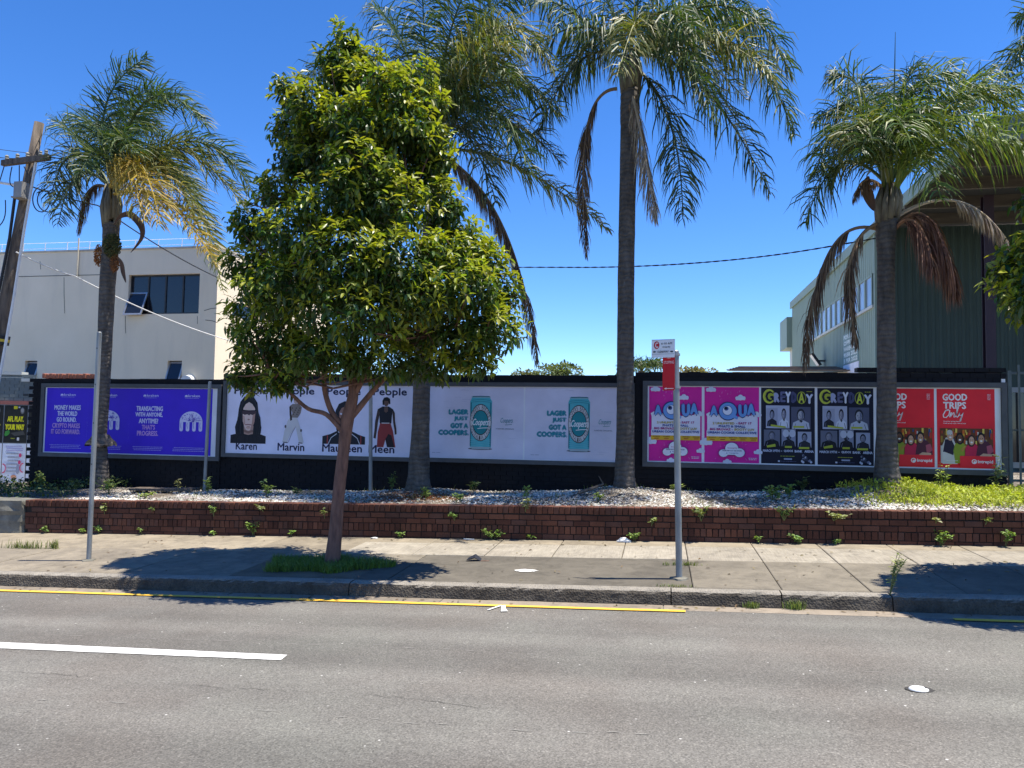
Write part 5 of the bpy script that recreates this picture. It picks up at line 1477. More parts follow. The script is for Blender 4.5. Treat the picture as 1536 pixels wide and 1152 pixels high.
def frond_geo(base, mid, tip, L, npair, kind, seed, hang=.9, wind=(0.25, 0, 0), petiole=.12, wid=.034, rw=.032, spread=1.0):
    r = np.random.default_rng(seed)
    base, mid, tip = (np.array(q, float) for q in (base, mid, tip))
    ctrl = 2 * mid - .5 * (base + tip)
    u = np.linspace(0, 1, 25)[:, None]
    curve = (1 - u) ** 2 * base + 2 * u * (1 - u) * ctrl + u * u * tip
    # rachis
    mb = MB(); mb.tube([Vector(q) for q in curve], [rw * (1 - .85 * k / 24) + .003 for k in range(25)], 5)
    rachis_col = (np.array(PAL[kind][0]) * 1.2 + np.array([.05, .04, .015]))
    Vr = np.array(mb.v); Fq = np.array(mb.f[4]); 
    t = np.repeat(np.linspace(petiole, .995, npair), 2) + r.normal(0, .35 / npair, npair * 2)
    t = np.clip(t, petiole, 1.0)[:, None]; n = len(t)
    P = (1 - t) ** 2 * base + 2 * t * (1 - t) * ctrl + t * t * tip
    T = unit(2 * (1 - t) * (ctrl - base) + 2 * t * (tip - ctrl))
    Z = np.array([0, 0, 1.0])
    S = np.cross(T, Z); bad = np.linalg.norm(S, axis=1) < .25
    S[bad] = np.cross(T[bad], np.array([.3, -1, 0])); S = unit(S)
    N = np.cross(S, T)
    sg = np.tile([1.0, -1.0], npair)[:, None]
    roll = r.normal(0, .55, (n, 1)) * spread + .15
    D0 = unit(sg * S * np.cos(roll) * .9 + N * np.sin(roll) + T * r.uniform(.35, .75, (n, 1)) + r.normal(0, .08, (n, 3)))
    if kind in ('dead', 'brown', 'pale'):
        D0 = unit(sg * S * .42 + T * r.uniform(.5, 1.0, (n, 1)) + np.array([0, 0, -.75]) + r.normal(0, .16, (n, 3)))
    tt = t[:, 0]; env = np.clip(.55 + .6 * np.sin(np.pi * np.clip((tt - petiole) / (1 - petiole), 0, 1) ** .75), .3, 1.15)
    env *= np.where(tt > .9, 1 - (tt - .9) * 5.5, 1)
    LL = (L * env * r.uniform(.75, 1.15, n))[:, None]
    W = np.array(wind, float)
    g = hang * r.uniform(.6, 1.4, (n, 1))
    D1 = unit(D0 + np.array([0, 0, -1]) * g * .55 + W * .5)
    D2 = unit(D1 + np.array([0, 0, -1]) * g * .95 + W + r.normal(0, .12, (n, 3)))
    p0 = P; p1 = P + D0 * LL * .3; p2 = p1 + D1 * LL * .36; p3 = p2 + D2 * LL * .34
    B = unit(T + r.normal(0, .45, (n, 3)))
    B = unit(B - D1 * np.sum(B * D1, 1, keepdims=True))
    w = (wid * r.uniform(.75, 1.25, (n, 1)))
    V = np.stack([p0 + B * w * .28, p0 - B * w * .28, p1 + B * w * .5, p1 - B * w * .5, p2 + B * w * .36, p2 - B * w * .36, p3], 1)
    pal = np.array(PAL[kind]); c = pal[r.integers(0, 4, n)] * r.uniform(.75, 1.25, (n, 1))
    C = np.repeat(c, 7, 0)
    if kind in ('green', 'bright', 'olive', 'blue'):              # tips of old leaflets turn straw-coloured
        tips = C.reshape(n, 7, 3); k = (r.uniform(0, 1, n) < .3); tips[k, 6] = tips[k, 6] * .4 + np.array([.2, .16, .07])
    off = len(Vr) + np.arange(n)[:, None, None] * 7
    q4 = (np.array([[0, 1, 3, 2], [2, 3, 5, 4]])[None] + off).reshape(-1, 4)
    q3 = (np.array([[4, 5, 6]])[None] + off).reshape(-1, 3)
    Vall = np.concatenate([Vr, V.reshape(-1, 3)]); Call = np.concatenate([np.tile(rachis_col, (len(Vr), 1)), C])
    return Vall, [np.concatenate([Fq, q4]), q3], Call

def palm(base, label, trunk_px, crown_px, fronds, y, flare=1.35, seed=0, hang=.9, leaf=.75, wind=(.25, 0, 0), extra=0, ekind='green', shaft=None):
    root = empty('palm_tree', base, label, 'palm tree', 'palms in the garden bed')
    b = np.array(base)
    pts = [(onY(px, py, y), w * .86 * mpp(y, px) / 2) for px, py, w in trunk_px]
    path = [Vector((p.x, p.y, p.z)) for p, _ in pts]; rad = [w for _, w in pts]
    # resample with rings
    N = 70; P2 = []; R2 = []; r = random.Random(seed)
    for i in range(N + 1):
        f = i / N * (len(path) - 1); k = min(int(f), len(path) - 2); q = f - k
        P2.append(path[k].lerp(path[k + 1], q) - Vector(base)); R2.append((rad[k] * (1 - q) + rad[k + 1] * q) * (1 + r.uniform(-.02, .025)))
    P2.insert(0, P2[0] - Vector((0, 0, .3))); R2.insert(0, R2[0] * 1.12)
    MB().tube(P2, R2, 18).build('trunk', M_TRUNK, root, smooth=True)
    c = onY(*crown_px, y)
    # old leaf bases swelling under the crown
    top = path[-1]; sh = MB(); rr_ = random.Random(seed + 1)
    ax = (c - top)
    for k in range(15):
        a = k * 2.4; rd = rad[-1] * 1.0
        d = Vector((math.cos(a), math.sin(a), 0)); f = (k % 6) * .05
        p_a = top + ax * (f - .12) + d * rd * .75; p_b = top + ax * (.45 + f) + d * rd * 1.05; p_c = c + d * rd * .7 + Vector((0, 0, .1))
        sh.tube([q - Vector(base) for q in (p_a, p_b, p_c)], [rd * .36, rd * .30, rd * .10], 7)
    sh.build('leaf_bases', M_SHAFT, root, smooth=True)
    for i, fr in enumerate(fronds):
        mx, my, tx, ty, dz, kind = fr[:6]; o = fr[6] if len(fr) > 6 else {}
        m = onY(mx, my, y + dz * .55); t = onY(tx, ty, y + dz)
        s0 = o.get('from'); st = onY(s0[0], s0[1], y + dz * .05) if s0 else c + Vector((rr_.uniform(-.08, .08), rr_.uniform(-.08, .08), rr_.uniform(-.15, .1)))
        dead = kind in ('dead', 'brown', 'pale')
        length = (Vector(m) - st).length + (t - Vector(m)).length
        V, F, C = frond_geo(st - Vector(base), m - Vector(base), t - Vector(base), o.get('L', leaf), o.get('n', max(40, int(length * (62 if dead else 38)))), kind, seed * 100 + i,
                            hang=o.get('hang', 1.6 if dead else hang), wind=(0.05, 0, 0) if dead else wind, petiole=o.get('pet', .16), wid=o.get('w', .017 if dead else .025), spread=.6 if dead else 1.0)
        mk('frond', V, F, M_DEAD if dead else M_FROND, root, C)
    for i in range(extra):                                       # fronds towards and away from the street
        a = rr_.uniform(-.75, .75) + (math.pi / 2 if i % 2 else -math.pi / 2); el = rr_.uniform(.3, 1.2); LL = rr_.uniform(2.0, 2.7)
        d = Vector((math.cos(a), math.sin(a), 0))
        m = c + d * LL * .5 * math.cos(el * .8) + Vector((0, 0, LL * .5 * math.sin(el))); t = c + d * LL * .95 + Vector((.3, 0, LL * (.55 * math.sin(el) - .35)))
        V, F, C = frond_geo(c - Vector(base), m - Vector(base), t - Vector(base), leaf, 80, rr_.choice([ekind, ekind, 'green']), seed * 100 + 50 + i, hang=hang, wind=wind, wid=.025)
        mk('frond', V, F, M_FROND, root, C)
    return root

# slender palm in front of the purple posters
p1 = palm(PB[0], 'palm with yellowing windblown fronds in front of the purple billboard',
     [(152, 731, 27), (152, 700, 23), (150, 655, 21), (154, 600, 22), (157, 520, 24), (161, 430, 26), (166, 360, 27), (167, 335, 28)], (167, 285), [
     (157, 165, 222, 86, .3, 'green'), (222, 150, 312, 192, -.8, 'green'), (124, 215, 86, 183, .4, 'green'), (112, 232, 74, 305, .2, 'blue'), (118, 262, 88, 335, -.6, 'blue'),
     (262, 222, 372, 318, .5, 'olive'), (262, 262, 334, 435, -.5, 'olive', {'L': .6}), (206, 248, 240, 338, -1.7, 'yellow', {'L': .85, 'hang': 1.2, 'n': 130}), (190, 255, 215, 330, -1.6, 'yellow', {'L': .7, 'hang': 1.3}), (245, 300, 325, 400, -1.3, 'yellow', {'L': .5}), (290, 212, 384, 300, 1.0, 'green'), (228, 232, 304, 352, -1.0, 'olive'),
     (190, 185, 245, 200, 1.8, 'green'), (142, 190, 118, 200, 1.6, 'green'), (186, 165, 252, 140, 1.0, 'green'), (245, 245, 330, 385, .8, 'olive'), (135, 285, 118, 350, .3, 'dead', {'L': .4}), (176, 210, 205, 230, -1.6, 'green'), (150, 230, 120, 260, -1.4, 'green')],
     PB[0].y, seed=1, hang=.8, leaf=.74, wind=(.75, 0, 0), extra=0)
# hanging bark skirt, fruit and spathes
sk = MB(); c0 = onY(150, 664, PB[0].y) - Vector(PB[0])
n = 22; prof = [(.15, .17), (.20, .09), (.27, .0), (.30, -.06), (.285, -.035), (.20, .02)]
rr_ = random.Random(4)
V = []; F = []
for k in range(n):
    a = 2 * math.pi * k / n; j = rr_.uniform(.85, 1.12)
    for (rd, dz) in prof: V.append((c0.x + rd * j * math.cos(a), c0.y + rd * j * math.sin(a), c0.z + dz + (rr_.uniform(-.03, .03) if dz < .05 else 0)))
m_ = len(prof)
for k in range(n):
    for q in range(m_ - 1): F.append((k * m_ + q, ((k + 1) % n) * m_ + q, ((k + 1) % n) * m_ + q + 1, k * m_ + q + 1))
sk.add(V, F).build('bark_skirt', M_TRUNK, p1)
def fruit(root, px, py, y, rx, rz, N, cols, seed):
    r = np.random.default_rng(seed); c = np.array(onY(px, py, y)) - np.array(root.location)
    d = unit(r.normal(0, 1, (N, 3))) * (r.uniform(.3, 1, (N, 1)) ** .5) * np.array([rx, rx * .8, rz]) + c
    octv = np.array([[1, 0, 0], [0, 1, 0], [-1, 0, 0], [0, -1, 0], [0, 0, 1], [0, 0, -1]]) * .016
    f = np.array([[0, 1, 4], [1, 2, 4], [2, 3, 4], [3, 0, 4], [1, 0, 5], [2, 1, 5], [3, 2, 5], [0, 3, 5]])
    V = (d[:, None] + octv[None] * r.uniform(.7, 1.3, (N, 1, 1))).reshape(-1, 3); F = (f[None] + np.arange(N)[:, None, None] * 6).reshape(-1, 3)
    C = np.repeat(np.array(cols)[r.integers(0, len(cols), N)], 6, 0)
    o = mk('fruit_cluster', V, F, M_PEB, root, C); o['kind'] = 'stuff'
fruit(p1, 168, 368, PB[0].y - .2, .2, .26, 900, [(.08, .10, .04), (.05, .07, .03), (.14, .13, .05)], 1)
fruit(p1, 148, 383, PB[0].y - .1, .1, .24, 400, [(.35, .13, .04), (.22, .08, .03), (.42, .2, .06)], 2)
fruit(p1, 172, 395, PB[0].y - .15, .1, .2, 350, [(.30, .13, .05), (.2, .09, .04)], 3)
def spathe(root, pts, y, w, name='spathe'):
    P = catm([onY(px, py, y) - Vector(root.location) for px, py in pts], 5); n = len(P); V = []; F = []
    for i, q in enumerate(P):
        k = math.sin(math.pi * (i + .6) / (n + .2)); t = (P[min(i + 1, n - 1)] - P[max(i - 1, 0)]).normalized(); s = t.cross(Vector((0, -1, 0))).normalized()
        for a in (-1, -.5, 0, .5, 1): V.append(q + s * w * k * a + Vector((0, 1, 0)) * (w * k * .7 * (1 - a * a)))
        if i:
            for j in range(4): F.append(((i - 1) * 5 + j, i * 5 + j, i * 5 + j + 1, (i - 1) * 5 + j + 1))
    MB().add(V, F).build(name, M_SPATHE, root, smooth=True)
spathe(p1, [(171, 338), (180, 325), (196, 322), (212, 340), (212, 358), (196, 379)], PB[0].y - .35, .07)
spathe(p1, [(176, 385), (182, 395), (185, 410), (189, 424)], PB[0].y - .3, .05)

# tall palm half hidden behind the leafy tree
palm(PB[1], 'tall dark palm standing directly behind the round leafy street tree',
     [(627, 734, 46), (628, 715, 38), (631, 640, 31), (633, 560, 30), (640, 430, 28), (648, 320, 28), (653, 270, 28)], (656, 225), [
     (640, 105, 632, -50, 0, 'green'), (700, 60, 800, -20, .5, 'green'), (725, 50, 832, 105, -1.0, 'olive'), (742, 125, 840, 175, -.5, 'green'), (742, 178, 842, 245, .5, 'blue'),
     (722, 155, 800, 262, -1.4, 'green'), (775, 250, 916, 348, .3, 'olive', {'L': .55}), (752, 335, 806, 546, .2, 'dead', {'L': .6, 'pet': .1}), (535, 165, 392, 300, .5, 'green'), (560, 100, 450, 120, .6, 'green'),
     (585, 195, 480, 320, -.6, 'green'), (695, 195, 745, 305, -1.0, 'blue'), (682, 90, 745, 40, 1.8, 'green'), (670, 70, 715, -40, -1.0, 'green'), (715, 110, 790, 130, 1.5, 'blue'), (705, 100, 770, 70, -1.8, 'olive'), (610, 80, 560, 10, 1, 'green')],
     PB[1].y, seed=2, hang=1.2, leaf=.85, wind=(.35, 0, 0), extra=1, ekind='blue')
# tall palm between the lager and pink posters
palm(PB[2], 'tallest palm with a straight dark trunk between the lager and pink posters',
     [(937, 731, 42), (937, 715, 35), (938, 650, 31), (938, 560, 29.5), (939, 420, 29), (941, 300, 29), (944, 200, 31), (945, 165, 35), (945, 135, 33)], (946, 85), [
     (1098, 66, 1190, 205, .3, 'green'), (1082, 8, 1188, 115, -.7, 'green'), (1052, 128, 1156, 292, .4, 'blue'), (1003, 178, 1024, 328, -.3, 'blue'), (960, 195, 984, 330, -.6, 'pale', {'L': .65, 'from': (945, 130)}),
     (870, 92, 806, 205, .3, 'blue'), (880, 195, 880, 385, -.1, 'dead', {'L': .55, 'from': (926, 133), 'pet': .25}), (880, 40, 798, 75, -.8, 'green'), (915, 10, 868, -90, .2, 'green'), (962, -20, 1010, -130, .3, 'green'),
     (1010, 25, 1110, -45, .8, 'green'), (1040, 35, 1150, 30, 1.3, 'green'), (952, 35, 925, 115, -2.2, 'olive'), (1005, 60, 1075, 180, -1.6, 'green'), (895, 60, 838, 140, 1.5, 'green'), (1020, 70, 1120, 150, 1.6, 'blue'), (985, 20, 1045, 50, -1.9, 'green'), (860, 20, 780, -10, .5, 'green'), (1060, 60, 1160, 120, -1.2, 'olive')],
     PB[2].y, seed=3, hang=1.5, leaf=.78, wind=(.12, 0, 0), extra=0)
# shorter palm in front of the red posters
p4 = palm(PB[3], 'shorter palm with bright green fronds and brown hanging ones before the red posters',
     [(1331, 727, 47), (1330, 705, 40), (1330, 650, 33), (1330, 560, 31), (1329, 450, 29), (1329, 380, 29), (1329, 350, 34), (1330, 330, 36)], (1334, 285), [
     (1262, 246, 1208, 335, .2, 'green'), (1275, 190, 1222, 262, -.7, 'green'), (1290, 165, 1224, 185, .3, 'green'), (1300, 150, 1245, 112, .8, 'green'), (1305, 190, 1262, 215, -1.4, 'olive'),
     (1344, 170, 1375, 98, .8, 'green'), (1415, 160, 1532, 135, .2, 'bright'), (1398, 175, 1490, 105, 1.0, 'green'), (1428, 212, 1565, 235, -1.0, 'bright', {'L': .85, 'hang': 1.4}), (1372, 222, 1412, 300, -1.5, 'bright'),
     (1450, 150, 1560, 210, .8, 'bright'), (1400, 195, 1490, 190, -1.6, 'bright', {'hang': 1.3}), (1320, 175, 1300, 130, 1.4, 'green'), (1345, 195, 1395, 165, -1.7, 'green'), (1360, 150, 1440, 110, .4, 'bright'), (1290, 215, 1235, 265, 1.2, 'green'), (1315, 200, 1290, 230, -1.8, 'green'),
     (1243, 380, 1206, 556, .1, 'dead', {'L': .62, 'from': (1320, 345), 'pet': .25}), (1276, 392, 1286, 520, -.4, 'dead', {'L': .55, 'from': (1318, 335), 'pet': .2}), (1393, 328, 1434, 436, -.3, 'brown', {'L': 1.0, 'from': (1342, 345), 'hang': 2.2, 'pet': .2, 'n': 230}), (1375, 335, 1400, 400, -.6, 'brown', {'L': .8, 'from': (1340, 345), 'hang': 2.2, 'pet': .2, 'n': 150}), (1440, 303, 1518, 372, .3, 'pale', {'L': .4, 'from': (1345, 325), 'pet': .45}),
     (1300, 270, 1280, 300, -.5, 'dead', {'L': .3})],
     PB[3].y, seed=4, hang=1.1, leaf=.75, wind=(.2, 0, 0), extra=1, ekind='bright')
MB().tube([onY(1336, 300, PB[3].y) - Vector(PB[3]), onY(1341, 170, PB[3].y) - Vector(PB[3]), onY(1343, 48, PB[3].y) - Vector(PB[3])], [.03, .018, .004], 6).build('spear_leaf', simple('spear_green', (.07, .10, .04), None, 4, .5), p4)
spathe(p4, [(1311, 316), (1305, 300), (1299, 280), (1303, 264)], PB[3].y - .3, .09)
# palm standing further right, beyond the fence
p5b = onY(1650, 720, 15.6)
palm(p5b, 'palm beyond the steel fence with one frond reaching past the shed canopy',
     [(1650, 724, 44), (1650, 560, 30), (1652, 300, 29), (1655, 150, 30)], (1657, 95), [
     (1560, 55, 1506, 120, -.2, 'green'), (1590, 20, 1525, 30, .6, 'green'), (1600, 100, 1548, 200, .4, 'green'), (1720, 40, 1800, 120, 0, 'green'), (1680, 0, 1730, -60, 0, 'green'), (1640, -10, 1600, -80, 0, 'green')],
     15.6, seed=5, hang=1.0, extra=4)

# ------------------------------------------------------------------ broadleaf street trees
M_LEAF = attr_mat('glossy_leaf', .38, .5, 3, .12, trans=.40)
M_BARK = simple('reddish_bark', (.24, .125, .088), (.095, .05, .04), 7, .88, .6, 30, .015, stretch=(2.5, 2.5, .6))
def leaves(P, D, Lm, Wm, cols, r, droop):
    """P,D (n,3): leaf foot and direction"""
    n = len(P); L = (Lm * r.uniform(.55, 1.35, n))[:, None]; W = (Wm * r.uniform(.75, 1.2, n))[:, None]
    S = unit(np.cross(D, np.array([0, 0, 1.0]) + r.normal(0, .35, (n, 3)))); Nn = np.cross(S, D)
    d2 = unit(D + np.array([0, 0, -1.0]) * droop)
    a = P + D * L * .12; b = P + D * L * .42; c = b + d2 * L * .34; t = c + unit(d2 + np.array([0, 0, -.5]) * droop) * L * .24
    fold = Nn * W * .16
    V = np.stack([a, b + S * W * .5 + fold, b - S * W * .5 + fold, c + S * W * .38 + fold * .6, c - S * W * .38 + fold * .6, t, b, c], 1)
    f3 = np.array([[0, 6, 1], [0, 2, 6], [3, 7, 5], [7, 4, 5]]); f4 = np.array([[1, 6, 7, 3], [6, 2, 4, 7]])
    off = np.arange(n)[:, None, None] * 8
    return V.reshape(-1, 3), [(f3[None] + off).reshape(-1, 3), (f4[None] + off).reshape(-1, 4)], np.repeat(cols, 8, 0)
def street_tree(base, label, lobes, limbs, y, seed, scale=1.0, nclu=2300, px_off=(0, 0)):
    """lobes: (px,py,rx,ry,dy) ellipsoids in photo pixels at the tree's depth; limbs: lists of (px,py,r_px,dy)"""
    r = np.random.default_rng(seed); root = empty('street_tree', base, label, 'tree')
    b = np.array(base); k = mpp(y, 520 + px_off[0])
    tr = []
    for i, lm in enumerate(limbs):
        pts = [onY(px + px_off[0], py + px_off[1], y + dy) - Vector(base) for px, py, w, dy in lm]; rad = [w * .86 * k / 2 for *_, w, dy in lm]
        m = MB(); P_ = catm(pts, 5); R_ = np.interp(np.linspace(0, len(rad) - 1, len(P_)), range(len(rad)), rad)
        m.tube(P_, list(R_), 12 if i == 0 else 8)
        m.build('trunk' if i == 0 else 'limb', M_BARK, root, smooth=True)
    C_ = []; Rr = []
    for (px, py, rx, ry, dy) in lobes:
        c = onY(px + px_off[0], py + px_off[1], y + dy); C_.append(c); Rr.append((rx * k, min(rx * k, 1.15 + rx * k * .3), ry * k))
    C_ = np.array(C_); Rr = np.array(Rr)
    w = Rr[:, 0] * Rr[:, 2] + Rr[:, 1] * Rr[:, 2]; w /= w.sum()
    pick = r.choice(len(C_), nclu, p=w)
    d = unit(r.normal(0, 1, (nclu, 3))); rad = np.where(r.uniform(0, 1, nclu) < .72, r.uniform(.82, 1.08, nclu), r.uniform(.45, .85, nclu))[:, None]
    tw_ = C_[pick] + d * Rr[pick] * rad
    # how deep inside the crown is each cluster
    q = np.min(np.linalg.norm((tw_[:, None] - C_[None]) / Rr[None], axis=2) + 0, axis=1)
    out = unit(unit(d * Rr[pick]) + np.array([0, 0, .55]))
    young_sunlit = (q > .78) & (r.uniform(0, 1, nclu) < .30 + .55 * np.clip(d[:, 2] + .35 * d[:, 0], 0, 1))  # paler young tips; sunlit top and right painted in by favouring those sides
    V = []; cols = []; PP = []; DD = []; CC = []; DR = []
    nl = r.integers(7, 12, nclu)
    for i in range(nclu):
        m = nl[i]; a = np.arange(m) * 2.4 + r.uniform(0, 6.3); ax = out[i]
        s = unit(np.cross(ax, [.3, .8, .4])); u2 = np.cross(ax, s)
        el = r.uniform(.15, .7, m) if young_sunlit[i] else r.uniform(-.45, .45, m)
        dirs = (np.cos(a)[:, None] * s + np.sin(a)[:, None] * u2) * np.cos(el)[:, None] + ax * np.sin(el)[:, None]
        PP.append(tw_[i] + ax * (np.linspace(-.09, .02, m)[:, None] * (1 if young_sunlit[i] else 1.5)) + r.normal(0, .012, (m, 3))); DD.append(dirs)
        if young_sunlit[i]: c = np.array([.30, .33, .032]) * r.uniform(.8, 1.2) + r.normal(0, .02, (m, 3)) * np.array([1, .7, .3])
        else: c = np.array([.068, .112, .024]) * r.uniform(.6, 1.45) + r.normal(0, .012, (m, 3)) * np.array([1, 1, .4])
        CC.append(np.clip(c, .01, .4)); DR.append(np.full(m, .25 if young_sunlit[i] else .7))
    PP = np.concatenate(PP) - b; DD = unit(np.concatenate(DD)); CC = np.concatenate(CC); DR = np.concatenate(DR)[:, None]
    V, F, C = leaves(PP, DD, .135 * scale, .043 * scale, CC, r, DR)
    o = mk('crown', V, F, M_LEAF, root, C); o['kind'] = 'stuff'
    # twigs inside the crown, reaching to the leaf clusters
    tips = tw_[r.choice(nclu, 170, replace=False)]; m = MB()
    hubs = [np.array(onY(px + px_off[0], py + px_off[1], y + dy)) for lm in limbs for px, py, w_, dy in lm[-2:]]
    for t_ in tips:
        h = min(hubs, key=lambda z: np.linalg.norm(z - t_) + max(0, z[2] - t_[2]) * 2); mid = (h + t_) / 2 + r.normal(0, .08, 3) - np.array([0, 0, .1])
        m.tube([Vector(h - b), Vector(mid - b), Vector(t_ - b)], [.016, .011, .005], 5)
    o = m.build('twigs', M_BARK, root); o['kind'] = 'stuff'
    return root
LOBES = [(522, 108, 46, 30, .1), (540, 140, 70, 40, .1), (662, 305, 36, 36, -.1), (688, 372, 52, 40, .35), (600, 250, 60, 60, .2), (480, 210, 50, 50, .1), (518, 58, 24, 28, 0), (545, 80, 30, 18, .1), (497, 88, 26, 18, -.1), (525, 112, 34, 16, 0),
         (440, 140, 32, 28, -.1), (465, 165, 36, 34, -.5), (430, 195, 28, 34, .2), (455, 240, 40, 36, -.3),
         (625, 118, 40, 24, .1), (590, 135, 40, 30, -.4), (648, 160, 24, 30, .1), (610, 190, 50, 40, -.3), (650, 225, 32, 40, 0), (636, 272, 42, 30, .2),
         (530, 190, 50, 44, -.6), (540, 260, 60, 46, -.7), (500, 300, 60, 44, -.8), (590, 310, 52, 44, -.6), (540, 220, 60, 60, .5), (560, 300, 70, 60, .6),
         (420, 285, 38, 30, -.1), (385, 335, 40, 30, 0), (440, 350, 56, 42, -.6), (372, 400, 38, 40, .1), (420, 430, 56, 44, -.7), (368, 470, 34, 34, -.1), (400, 510, 52, 36, -.4), (375, 560, 32, 30, 0), (425, 565, 36, 24, -.4), (420, 420, 60, 60, .6), (450, 520, 60, 40, .5),
         (520, 390, 70, 50, -.9), (600, 400, 60, 50, -.8), (540, 470, 80, 46, -.8), (490, 530, 60, 34, -.5), (570, 540, 60, 28, -.3), (620, 480, 70, 46, .5), (530, 420, 80, 60, .6),
         (690, 345, 32, 22, .1), (665, 385, 46, 36, -.4), (720, 390, 38, 30, .0), (700, 430, 50, 36, -.6), (752, 440, 34, 34, 0), (740, 490, 44, 36, -.3), (690, 500, 56, 38, -.2), (715, 540, 34, 24, 0), (650, 545, 44, 26, .1), (640, 440, 60, 40, -.7)]
LIMBS = [[(496, 862, 34, 0), (498, 845, 28, 0), (503, 800, 23, 0), (508, 740, 21, 0), (515, 680, 20, 0), (521, 630, 23, 0), (530, 590, 18, 0), (528, 540, 14, 0), (536, 460, 11, 0), (528, 350, 9, 0), (524, 220, 6, 0), (518, 90, 3, 0)],
         [(518, 640, 12, 0), (500, 622, 10, -.05), (488, 590, 9, -.1), (484, 550, 8, -.1), (470, 480, 7, -.2), (440, 400, 5, -.2), (430, 300, 3, -.1)],
         [(516, 650, 9, -.03), (490, 622, 8, -.1), (462, 613, 7, -.2), (436, 590, 6, -.3), (405, 560, 5, -.3), (385, 500, 3, -.3)],
         [(524, 628, 14, .02), (540, 610, 11, .05), (565, 580, 9, .1), (592, 555, 8, .1), (625, 540, 7, .2), (670, 500, 5, .2), (720, 440, 3, .1)],
         [(532, 592, 10, 0), (548, 560, 9, -.05), (560, 520, 7, -.1), (580, 420, 5, -.2), (610, 300, 4, -.2), (600, 180, 3, -.1)],
         [(528, 560, 8, .03), (505, 510, 6, .2), (480, 440, 5, .4), (500, 330, 4, .4)]]
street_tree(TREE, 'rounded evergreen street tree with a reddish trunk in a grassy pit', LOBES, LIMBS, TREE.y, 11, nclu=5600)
# its twin further along, mostly outside the picture
t2 = onPath(1645, 876)
street_tree(t2, 'evergreen street tree reaching in over the footpath beside the green shed', [l for l in LOBES if l[:2] not in ((368, 470), (400, 510), (375, 560), (425, 565), (450, 520), (385, 335))], [LIMBS[0], LIMBS[1], LIMBS[3], LIMBS[4], LIMBS[5]], t2.y, 12, nclu=3300, px_off=(1645 - 497, 12))

# distant greenery over the wall
def far_bush(px, py, y, rx, ry, label, col, seed, N=900, lobes=6, leaf=.22):
    r = np.random.default_rng(seed); k = mpp(y); c0 = onY(px, py, y); base = Vector((c0.x, c0.y, -1.2)); root = empty('distant_tree', base, label, 'tree')
    MB().tube([(0, 0, 0), (0, 0, c0.z + 1.2)], [.18, .1], 8).build('trunk', M_BARK, root)
    cen = np.array([[r.uniform(-.6, .6) * rx * k, r.uniform(-.4, .4) * rx * k, r.uniform(-.5, .35) * ry * k] for _ in range(lobes)]); rad = r.uniform(.45, .65, lobes)
    pk = r.integers(0, lobes, N); d = unit(r.normal(0, 1, (N, 3)))
    P = cen[pk] + d * rad[pk][:, None] * np.array([rx * k, rx * k, ry * k]) * r.uniform(.6, 1.05, (N, 1)) + np.array([0, 0, c0.z + 1.2])
    c = np.array(col) * r.uniform(.6, 1.5, (N, 1))
    V, F, C = leaves(P, unit(d + r.normal(0, .5, (N, 3))), leaf, leaf * .5, c, r, np.full((N, 1), .4))
    o = mk('crown', V, F, M_LEAF, root, C); o['kind'] = 'stuff'
far_bush(838, 558, 40, 34, 20, 'round green tree far behind the lager posters', (.10, .13, .045), 1, 1500)
far_bush(795, 565, 44, 30, 12, 'low olive tree beside the round far tree', (.11, .12, .045), 2, 700)
far_bush(1043, 560, 60, 30, 10, 'dry olive treetop just showing over the wall beside the sign post', (.17, .15, .06), 3, 700, leaf=.3)
fp_ = onY(962, 556, 30); fr_ = empty('distant_palm', (fp_.x, fp_.y, -1.2), 'small far palm peeping over the wall beside the tallest palm trunk', 'palm tree')
MB().tube([(0, 0, 0), (0, 0, fp_.z + 1.2)], [.15, .12], 8).build('trunk', M_TRUNK, fr_)
for i in range(11):
    a = i * .62; d = Vector((math.cos(a), math.sin(a) * .8, 0)); c = Vector((0, 0, fp_.z + 1.2)); 
    V, F, C = frond_geo(c, c + d * .5 + Vector((0, 0, .32)), c + d * 1.0 + Vector((0, 0, .05 - .15 * (i % 3))), .45, 34, 'green', 900 + i, hang=.8)
    mk('frond', V, F, M_FROND, fr_, C)
